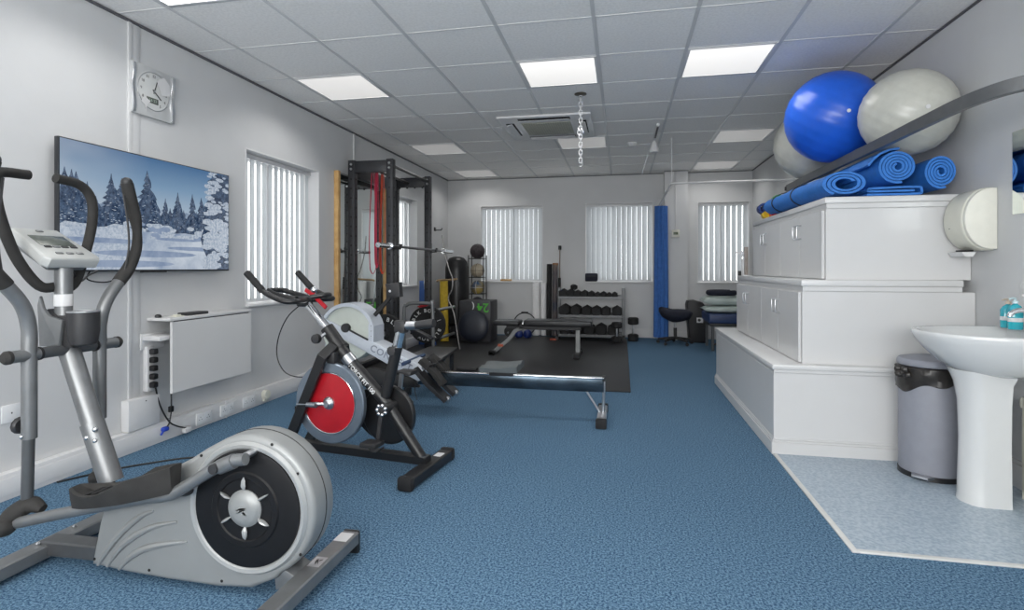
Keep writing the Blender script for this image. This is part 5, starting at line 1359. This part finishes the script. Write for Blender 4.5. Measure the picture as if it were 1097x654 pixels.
# ball tower
t = thing('ball_stand', 'narrow black metal stand holding a column of balls', 'stand', (-2.32, 8.66, 0))
for sx in (-1, 1):
    for y in (8.56, 8.76): G().tube([(-2.32+sx*.125, y, .012), (-2.32+sx*.125, y, 1.32)], .008, seg=8).build('rod', black_m, t)
for z in (.05, .42, .69, .96, 1.265):
    g = G().tube([(-2.445, 8.56, z), (-2.195, 8.56, z), (-2.195, 8.76, z), (-2.445, 8.76, z)], .006, seg=8, closed=True); g.build('shelf_ring', black_m, t)
def sball(label, z, r, m_, stripe):
    t = thing('medicine_ball', label, 'ball', (-2.32, 8.66, z-r))
    b = G().ball((-2.32, 8.66, z), r, seg=32, rings=20).build('shell', m_, t)
    g = G()
    for ax in ('X', 'Z'): g.torus((-2.32, 8.66, z), r*1.002, .0035, ax, 40, 6)
    g.build('seam', stripe, b)
sball('dark ribbed ball at the top of the ball stand', 1.385, .122, mat('dark_ball', (.045, .035, .04), .7, var=.3, vscale=25, bump=.5, bscale=60), black_m)
sball('beige ball second from the top of the ball stand', 1.07, .115, mat('beige_ball', (.42, .36, .27), .6, var=.1), dark_pl)
sball('blue and yellow ball in the middle of the ball stand', .795, .115, mat('blue_yellow_ball', (.50, .36, .08), .5, c2=(.03, .08, .18), vscale=5), upvc_m)
sball('dark ball low in the ball stand behind the jump box', .53, .11, mat('low_ball', (.04, .04, .05), .6, var=.1), dark_pl)
# yellow roll, blue board, curl bar
t = thing('foam_roller', 'tall yellow foam roll leaning in the corner beside the punch bag', 'foam roll', (-2.62, 7.85, .012))
G().tube([(-2.60, 7.80, .014), (-2.66, 7.95, .93)], .062, seg=28).build('roll', yellow_m, t)
tag(G().prism([(-2.86, .014), (-2.60, .014), (-2.68, .55), (-2.78, .93), (-2.85, .93)], 7.42, 7.45, 'XZ', .004).build('wedge_board', mat('blue_board', (.03, .09, .28), .6, var=.08), loc=(-2.75, 7.43, .012)), 'blue board leaning against the left wall beyond the power rack', 'board')
t = thing('curl_bar', 'bent chrome bar propped against the far post of the power rack', 'bar', (-2.33, 7.0, .012))
G().tube([(-2.36, 6.98, 1.55), (-2.33, 7.0, 1.33), (-2.27, 7.0, 1.10), (-2.22, 7.0, .97), (-2.23, 7.0, .82), (-2.28, 7.0, .70), (-2.20, 7.0, .50), (-2.12, 7.0, .03)], .0075, smooth=4, seg=10).build('shaft', mat('worn_steel', (.30, .29, .28), .4, .8, var=.3, vscale=40), t)
t = thing('rope_handle', 'brass and steel cable handle hanging across behind the far rack post', 'handle', (-2.30, 7.05, .93))
G().tube([(-2.46, 7.05, .93), (-2.42, 7.05, .945), (-2.24, 7.05, .955), (-2.17, 7.05, .965)], .014, smooth=3, seg=10).build('handle', mat('brass', (.42, .30, .17), .35, .7, var=.2), t)
G().tube([(-2.55, 6.85, 1.05), (-2.56, 6.85, .95), (-2.55, 6.85, .80), (-2.53, 6.85, .60)], .010, smooth=3, seg=8).build('cable', steel_m, t)
t = thing('wall_hook', 'small black double hook on the left wall near the far corner', 'hook', (XL, 8.3, 1.70))
g = G().box(XL+.001, XL+.012, 8.26, 8.34, 1.70, 1.76, .002); g.build('plate', black_m, t)
G().tube([(XL+.01, 8.30, 1.715), (XL+.11, 8.30, 1.715), (XL+.125, 8.30, 1.745)], .009).build('hook', black_m, t)
# tubes and boards by the back wall
for i, (x, r, h, lb) in enumerate([(-1.375, .062, .875, 'thicker white foam roller standing on end below the far left window'), (-1.255, .045, .875, 'thinner white foam roller standing beside the thicker one')]):
    t = thing('foam_roller', lb, 'foam roll', (x, 8.84, .012))
    G().lathe([(r-.006, .012), (r, .018), (r, h-.006), (r-.006, h)], (x, 8.84, 0), seg=32).build('roll', mat('white_foam', (.86, .86, .86), .7, var=.02), t)
    G().lathe([(.001, h-.001), (.018, h-.001), (.018, h+.002), (.001, h+.002)], (x, 8.84, 0), seg=16).build('core_hole', dark_pl, t)
t = thing('rolled_mat', 'tall thin black roll leaning against the wall right of the white rollers', 'rolled mat', (-1.17, 8.8, .012))
g = spiral_strip(G(), (0, 0, 0), (0, 1.16, 0), .046, 3.2, .009); g.rot(PI/2, 'X'); g.rot(-.06, 'X'); bmesh.ops.translate(g.bm, verts=g.bm.verts, vec=(-1.165, 8.80, .016))
g.build('roll', rubber_m, t)
t = thing('rolled_mat', 'tall roll with brown top and navy edge beside the black one', 'rolled mat', (-1.07, 8.8, .012))
g = spiral_strip(G(), (0, 0, 0), (0, 1.15, 0), .044, 2.6, .010); g.rot(PI/2, 'X'); g.rot(-.06, 'X'); bmesh.ops.translate(g.bm, verts=g.bm.verts, vec=(-1.065, 8.80, .016))
g.build('roll', mat('grey_brown_mat', (.17, .13, .11), .7, c2=(.05, .06, .09), vscale=3), t)
G().tube([(-1.065, 8.875, 1.155), (-1.065, 8.878, 1.19)], .047, seg=20).build('brown_top', mat('brown_cap', (.30, .15, .07), .6, var=.1), t)
t = thing('exercise_pole', 'thin long pole with black knob and grip leaning left of the dumbbell rack', 'pole', (-.987, 8.90, .012))
G().tube([(-.998, 8.80, .014), (-.998, 8.93, 1.44)], .009, seg=10).build('pole', mat('copper_grey', (.26, .20, .17), .45, .3, var=.05), t)
G().tube([(-.998, 8.928, 1.41), (-.998, 8.934, 1.475)], .026, seg=16).build('knob', black_m, t)
G().tube([(-.998, 8.868, .74), (-.998, 8.886, .95)], .020, seg=14).build('grip', rubber_m, t)
# small kit under the bench
t = thing('pilates_ring', 'black exercise ring with pads standing behind the bench', 'exercise ring', (-1.54, 8.72, .012))
G().torus((-1.545, 8.72, .205), .180, .009, 'Y', 48, 8).build('ring', black_m, t)
for a in (0, PI): G().box(-1.60, -1.49, 8.70, 8.74, .205+.182*math.cos(a)-.008, .205+.182*math.cos(a)+.016, .005).build('pad', black_m, t)
for x, lb in ((-1.60, 'navy kettlebell behind the bench, left of the white rollers'), (-1.46, 'navy kettlebell next to the thicker white roller')):
    t = thing('kettlebell', lb, 'kettlebell', (x, 8.50, .012))
    G().lathe([(.04, .012), (.062, .03), (.07, .07), (.058, .11), (.03, .135), (.002, .14)], (x, 8.5, 0), seg=24).build('bell', mat('navy_vinyl_bright', (.012, .03, .16), .35, var=.05), t)
    G().tube([(x-.04, 8.5, .115), (x-.045, 8.5, .16), (x, 8.5, .19), (x+.045, 8.5, .16), (x+.04, 8.5, .115)], .011, smooth=4, seg=10).build('handle', steel_m, t)
t = thing('ab_wheel', 'small wheel with chrome handles behind the bench seat', 'exercise wheel', (-1.75, 8.5, .012))
G().lathe([(.03, -.02), (.085, -.02), (.09, 0), (.085, .02), (.03, .02)], (-1.75, 8.5, .102), 'Y', 28).build('wheel', dark_pl, t)
G().tube([(-1.75, 8.38, .102), (-1.75, 8.62, .102)], .014, seg=12).build('handle', chrome_m, t)
tag(G().box(-.98-.10, -.98, 8.28, 8.34, .012, .03, .004).build('resistance_clip', mat('orange_red_latex2', (.40, .08, .04), .5, var=.05), loc=(-1.03, 8.3, .012)), 'small orange clip on the rubber mat below the bench', 'clip')
tag(G().box(-1.62-.12, -1.62+.10, 5.62, 5.69, .012, .04, .004).build('foot_block', dark_pl, loc=(-1.63, 5.65, .012)), 'short dark bar with bolts lying on the near edge of the rubber mat', 'bar')

# ================================================================== BACK RIGHT: curtain, column, stool, couch
t = thing('cubicle_curtain', 'bunched blue cubicle curtain hanging at the column', 'curtain', (.58, 8.62, .06))
g = G(); rows = []
for zi in range(9):
    z = .055+2.0*zi/8; sq = 1.0+.10*math.sin(zi*.9); ring = []
    flare = 1.12-.14*(zi/8)
    for k in range(72):
        a = 2*PI*k/72; rr = 1+.16*math.sin(9*a+.25*zi)
        ring.append(Vector((.583+math.cos(a)*.088*rr*flare, 8.62+math.sin(a)*.075*rr*flare, z)))
    rows.append(ring)
loft(g, rows); g.build('fabric', curtain_m, t, sharp=80)
g = G()
for k in range(5): g.torus((.565, 8.56+k*.03, 2.062), .010, .0025, 'Y', 12, 6)
g.build('hooks', steel_m, t)
t = thing('curtain_track', 'white angled cubicle curtain track hung below the ceiling', 'curtain rail', (.55, 6.5, 2.05))
G().tube([(.565, 8.765, 2.075), (.555, 7.5, 2.075), (.55, 6.62, 2.075), (.565, 6.50, 2.075), (.67, 6.455, 2.075), (1.2, 6.45, 2.075), (XR-.002, 6.45, 2.075)], .0125, smooth=4, seg=10).build('rail', upvc_m, t)
G().tube([(.56, 6.53, 2.085), (.56, 6.53, CEIL-.006)], .004, seg=8).build('hanger_rod', upvc_m, t)
t = thing('heating_control', 'small beige control box on the column beside the blue curtain', 'control box', (.81, 8.77, 1.57))
G().box(.752, .868, 8.742, 8.769, 1.585, 1.70, .005).build('cover', cream_m, t)
G().box(.775, .845, 8.739, 8.743, 1.625, 1.665, .001).build('display', mat('olive_lcd', (.10, .13, .07), .3, var=.03), t)
G().box(.806, .816, 8.760, 8.769, 1.70, CEIL-.014, .001).build('conduit', upvc_m, t)
# smoke detector and its cable, sensor
t = thing('smoke_detector', 'small white smoke detector on the far ceiling', 'smoke detector', (.117, 6.715, CEIL))
G().lathe([(.055, CEIL-.001), (.055, CEIL-.014), (.04, CEIL-.034), (.025, CEIL-.045), (.001, CEIL-.047)], (.117, 6.715, 0), seg=28).build('body', upvc_m, t)
G().lathe([(.041, CEIL-.020), (.044, CEIL-.022), (.041, CEIL-.026)], (.117, 6.715, 0), seg=28).build('vent_ring', dark_pl, t)
t = thing('ceiling_sensor', 'white ceiling sensor with a short dark slot rail and dangling cord', 'sensor', (.37, 6.3, CEIL))
G().box(.352, .382, 5.85, 6.50, CEIL-.03, CEIL-.0045, .003).build('slot_rail', upvc_m, t)
G().box(.357, .377, 5.90, 6.40, CEIL-.032, CEIL-.029).build('dark_slot', dark_pl, t)
G().lathe([(.015, CEIL-.03), (.03, CEIL-.06), (.055, CEIL-.14), (.05, CEIL-.16), (.001, CEIL-.17)], (.367, 6.55, 0), seg=20).build('cone', upvc_m, t)
G().tube([(.117, 6.70, CEIL-.03), (.36, 6.58, CEIL-.05)], .003, seg=6).build('cord', upvc_m, t)
G().tube([(.30, 6.6, CEIL-.16), (.23, 6.62, CEIL-.40)], .0035, seg=6).build('pull_cord', upvc_m, t)
# air conditioning cassette
ax, ay = -.76, 5.74
t = thing('air_conditioner', 'square white ceiling cassette air conditioner beside the hanging chain', 'air conditioner', (ax, ay, CEIL))
G().box(ax-.465, ax+.465, ay-.465, ay+.465, CEIL-.028, CEIL-.0045, .008).build('fascia', upvc_m, t)
g = G().box(ax-.25, ax+.25, ay-.25, ay+.25, CEIL-.033, CEIL-.027, .002)
gr = g.build('grille', mat('grille_beige', (.40, .40, .33), .6, var=.03), t)
g = G()
for k in range(20): g.box(ax-.235+k*.0245, ax-.229+k*.0245, ay-.235, ay+.235, CEIL-.036, CEIL-.032)
g.build('grille_slats', mat('grille_slat', (.50, .50, .43), .6, var=.03), gr)
for k in range(4):
    g = G().box(-.26, .26, -.41, -.325, CEIL-.030, CEIL-.0265, .001); 
    M4 = Matrix.Translation((ax, ay, 0)) @ Matrix.Rotation(k*PI/2, 4, 'Z'); bmesh.ops.transform(g.bm, matrix=M4, verts=g.bm.verts)
    sl = g.build('air_slot', hole_m, t)
    g = G().prism([(-.40, CEIL-.045), (-.345, CEIL-.030), (-.343, CEIL-.033), (-.397, CEIL-.049)], -.25, .25, 'YZ')
    bmesh.ops.transform(g.bm, matrix=M4, verts=g.bm.verts); g.build('louvre', upvc_m, sl)
# hanging chain
t = thing('hanging_chain', 'chrome chain hanging from a round ceiling hook plate', 'chain', (-.35, 4.73, 1.98))
G().lathe([(.052, CEIL-.0045), (.052, CEIL-.010), (.035, CEIL-.016), (.001, CEIL-.018)], (-.35, 4.73, 0), seg=28).build('ceiling_plate', mat('bronze_dark', (.10, .09, .07), .4, .5, var=.05), t)
G().torus((-.35, 4.73, CEIL-.035), .017, .005, 'Y', 18, 8).build('eye_bolt', steel_m, t)
g = G(); z = CEIL-.062; k = 0
while z > 2.03:
    if abs(z-2.27) < .02: g.torus((-.35, 4.73, z), .024, .006, 'X' if k % 2 else 'Y', 18, 8)
    L = .026
    pts = []
    for q in range(16):
        a = 2*PI*q/16; u = .0135*math.cos(a); v = .012*math.sin(a)+math.copysign(.011, math.sin(a))
        pts.append((-.35+(u if k % 2 else 0), 4.73+(0 if k % 2 else u), z+v))
    g.tube(pts, .0042, seg=8, closed=True)
    z -= .0345; k += 1
g.build('links', mat('zinc_bright', (.75, .75, .76), .35, .35, var=.03), t)
g = G()
for a in (0, 1.3, 2.6): 
    g.tube([(-.35+.03*math.cos(a+PI*q/4)*.8, 4.73+.03*math.sin(a)*math.cos(PI*q/4), 2.29+.03*math.sin(PI*q/4)) for q in range(8)], .005, seg=8, closed=True)
g.build('carabiner', steel_m, t)
G().tube([(-.35, 4.73, 2.035), (-.338, 4.73, 2.02), (-.335, 4.73, 2.0), (-.35, 4.73, 1.985), (-.362, 4.73, 1.995)], .0045, smooth=4, seg=8).build('end_hook', steel_m, t)
# saddle stool
t = thing('saddle_stool', 'black saddle stool on wheels in front of the blue curtain', 'stool', (.76, 8.28, 0))
g = G(); rows = []
for k in range(13):
    f_ = k/12; x = .53+.46*f_; z = .455+.055*(abs(f_-.48)/.5)**1.6*(1.4 if f_ < .4 else .35); wd = .10+.07*math.sin(PI*(.15+.75*f_)); th = .05+.028*math.sin(PI*f_)
    if k in (0, 12): wd *= .55; th *= .5
    rows.append([Vector((x, 8.28+wd*math.cos(a), z-.02+th*math.sin(a)*(1 if math.sin(a) > 0 else 1.5))) for a in [2*PI*q/16 for q in range(16)]])
loft(g, rows); g.build('saddle_seat', navy_m, t, sharp=60)
G().tube([(.76, 8.28, .42), (.76, 8.28, .22)], .014).build('gas_lift', steel_m, t)
G().tube([(.76, 8.28, .24), (.76, 8.28, .07)], .024).build('column', dark_pl, t)
for k in range(5):
    a = .3+k*2*PI/5; e_ = (.76+.25*math.cos(a), 8.28+.25*math.sin(a))
    L = G().tube([(.76, 8.28, .095), (e_[0], e_[1], .065)], [.022, .015]).build('star_leg', dark_pl, t)
    G().lathe([(.001, -.012), (.022, -.012), (.025, 0), (.022, .012), (.001, .012)], (e_[0], e_[1], .026), 'Y', 16).build('castor', rubber_m, L)
# black bin-like heater
t = thing('fan_heater', 'black upright unit with curved top and small white panel beside the couch', 'heater', (1.09, 8.6, 0))
G().prism([(.985, .0), (.945, .56), (.96, .62), (1.06, .63), (1.17, .60), (1.22, .54), (1.225, .0)], 8.48, 8.74, 'XZ', .02, 3).build('casing', mat('black_unit', (.012, .012, .014), .5, var=.08), t)
G().box(1.085, 1.175, 8.470, 8.481, .30, .375, .003).build('control_panel', upvc_m, t)
G().lathe([(.001, 8.464), (.022, 8.464), (.022, 8.471), (.001, 8.471)], (1.12, 0, .34), 'Y', 18).build('dial', dark_pl, t)
# couch
t = thing('treatment_couch', 'navy treatment couch partly hidden by the white cupboards', 'couch', (1.5, 7.95, 0))
G().box(1.13, XR-.03, 7.62, 8.30, .375, .50, .02, 3).build('mattress', mat('navy_couch', (.018, .04, .12), .45, var=.05), t)
G().box(1.15, XR-.05, 7.66, 8.26, .335, .375, .004).build('frame', dark_pl, t)
for (x, y) in ((1.19, 7.70), (1.19, 8.22), (1.85, 7.70), (1.85, 8.22)): G().path_bar([(x, y, .34), (x, y, .0)], .035, .035).build('leg', silver_dk, t)
G().path_bar([(1.19, 7.70, .08), (1.85, 7.70, .34)], .02, .02).build('brace', dark_pl, t)
def pillow(label, x0, x1, y0, y1, z0, z1, sd):
    g = G(); n, m_ = 14, 10; rr = random.Random(sd)
    top_, bot = [], []
    for j in range(m_+1):
        rt, rb = [], []
        for i in range(n+1):
            u, v = -1+2*i/n, -1+2*j/m_
            e_ = (max(0, 1-abs(u)**4)*max(0, 1-abs(v)**4))**.5
            wv = .004*math.sin(7*u+sd)+.004*math.sin(5*v+2*sd)
            x = (x0+x1)/2+u*(x1-x0)/2*(1-.04*(1-abs(v))); y = (y0+y1)/2+v*(y1-y0)/2*(1-.05*(1-abs(u)))
            zm = (z0+z1)/2; h = (z1-z0)/2
            rt.append(g.bm.verts.new((x, y, zm+h*e_+wv*e_))); rb.append(g.bm.verts.new((x, y, zm-h*e_*.9-.001)))
        top_.append(rt); bot.append(rb)
    for j in range(m_):
        for i in range(n):
            g.bm.faces.new((top_[j][i], top_[j][i+1], top_[j+1][i+1], top_[j+1][i])); g.bm.faces.new((bot[j][i], bot[j+1][i], bot[j+1][i+1], bot[j][i+1]))
    bmesh.ops.remove_doubles(g.bm, verts=g.bm.verts, dist=.0015)
    for f_ in g.bm.faces: f_.smooth = True
    return tag(g.build('pillow', sheet_m, loc=((x0+x1)/2, (y0+y1)/2, z0), sharp=180), label, 'pillow')
pillow('lower pale green pillow lying on the navy couch', 1.08, 1.80, 7.70, 8.15, .502, .60, 1)
pillow('upper pale green pillow stacked under the face cradle', 1.07, 1.82, 7.70, 8.18, .598, .735, 2)
t = thing('face_cradle', 'black horseshoe face cradle on top of the pillows', 'face cradle', (1.33, 7.92, .735))
G().tube([(1.48, 7.80, .775), (1.44, 7.74, .775), (1.30, 7.72, .775), (1.19, 7.80, .775), (1.17, 7.92, .775), (1.22, 8.04, .775), (1.34, 8.08, .775), (1.46, 8.02, .775)], .038, smooth=5, seg=14).build('cushion', navy_m, t)
G().box(1.24, 1.42, 7.82, 8.0, .738, .755, .004).build('plate', dark_pl, t)
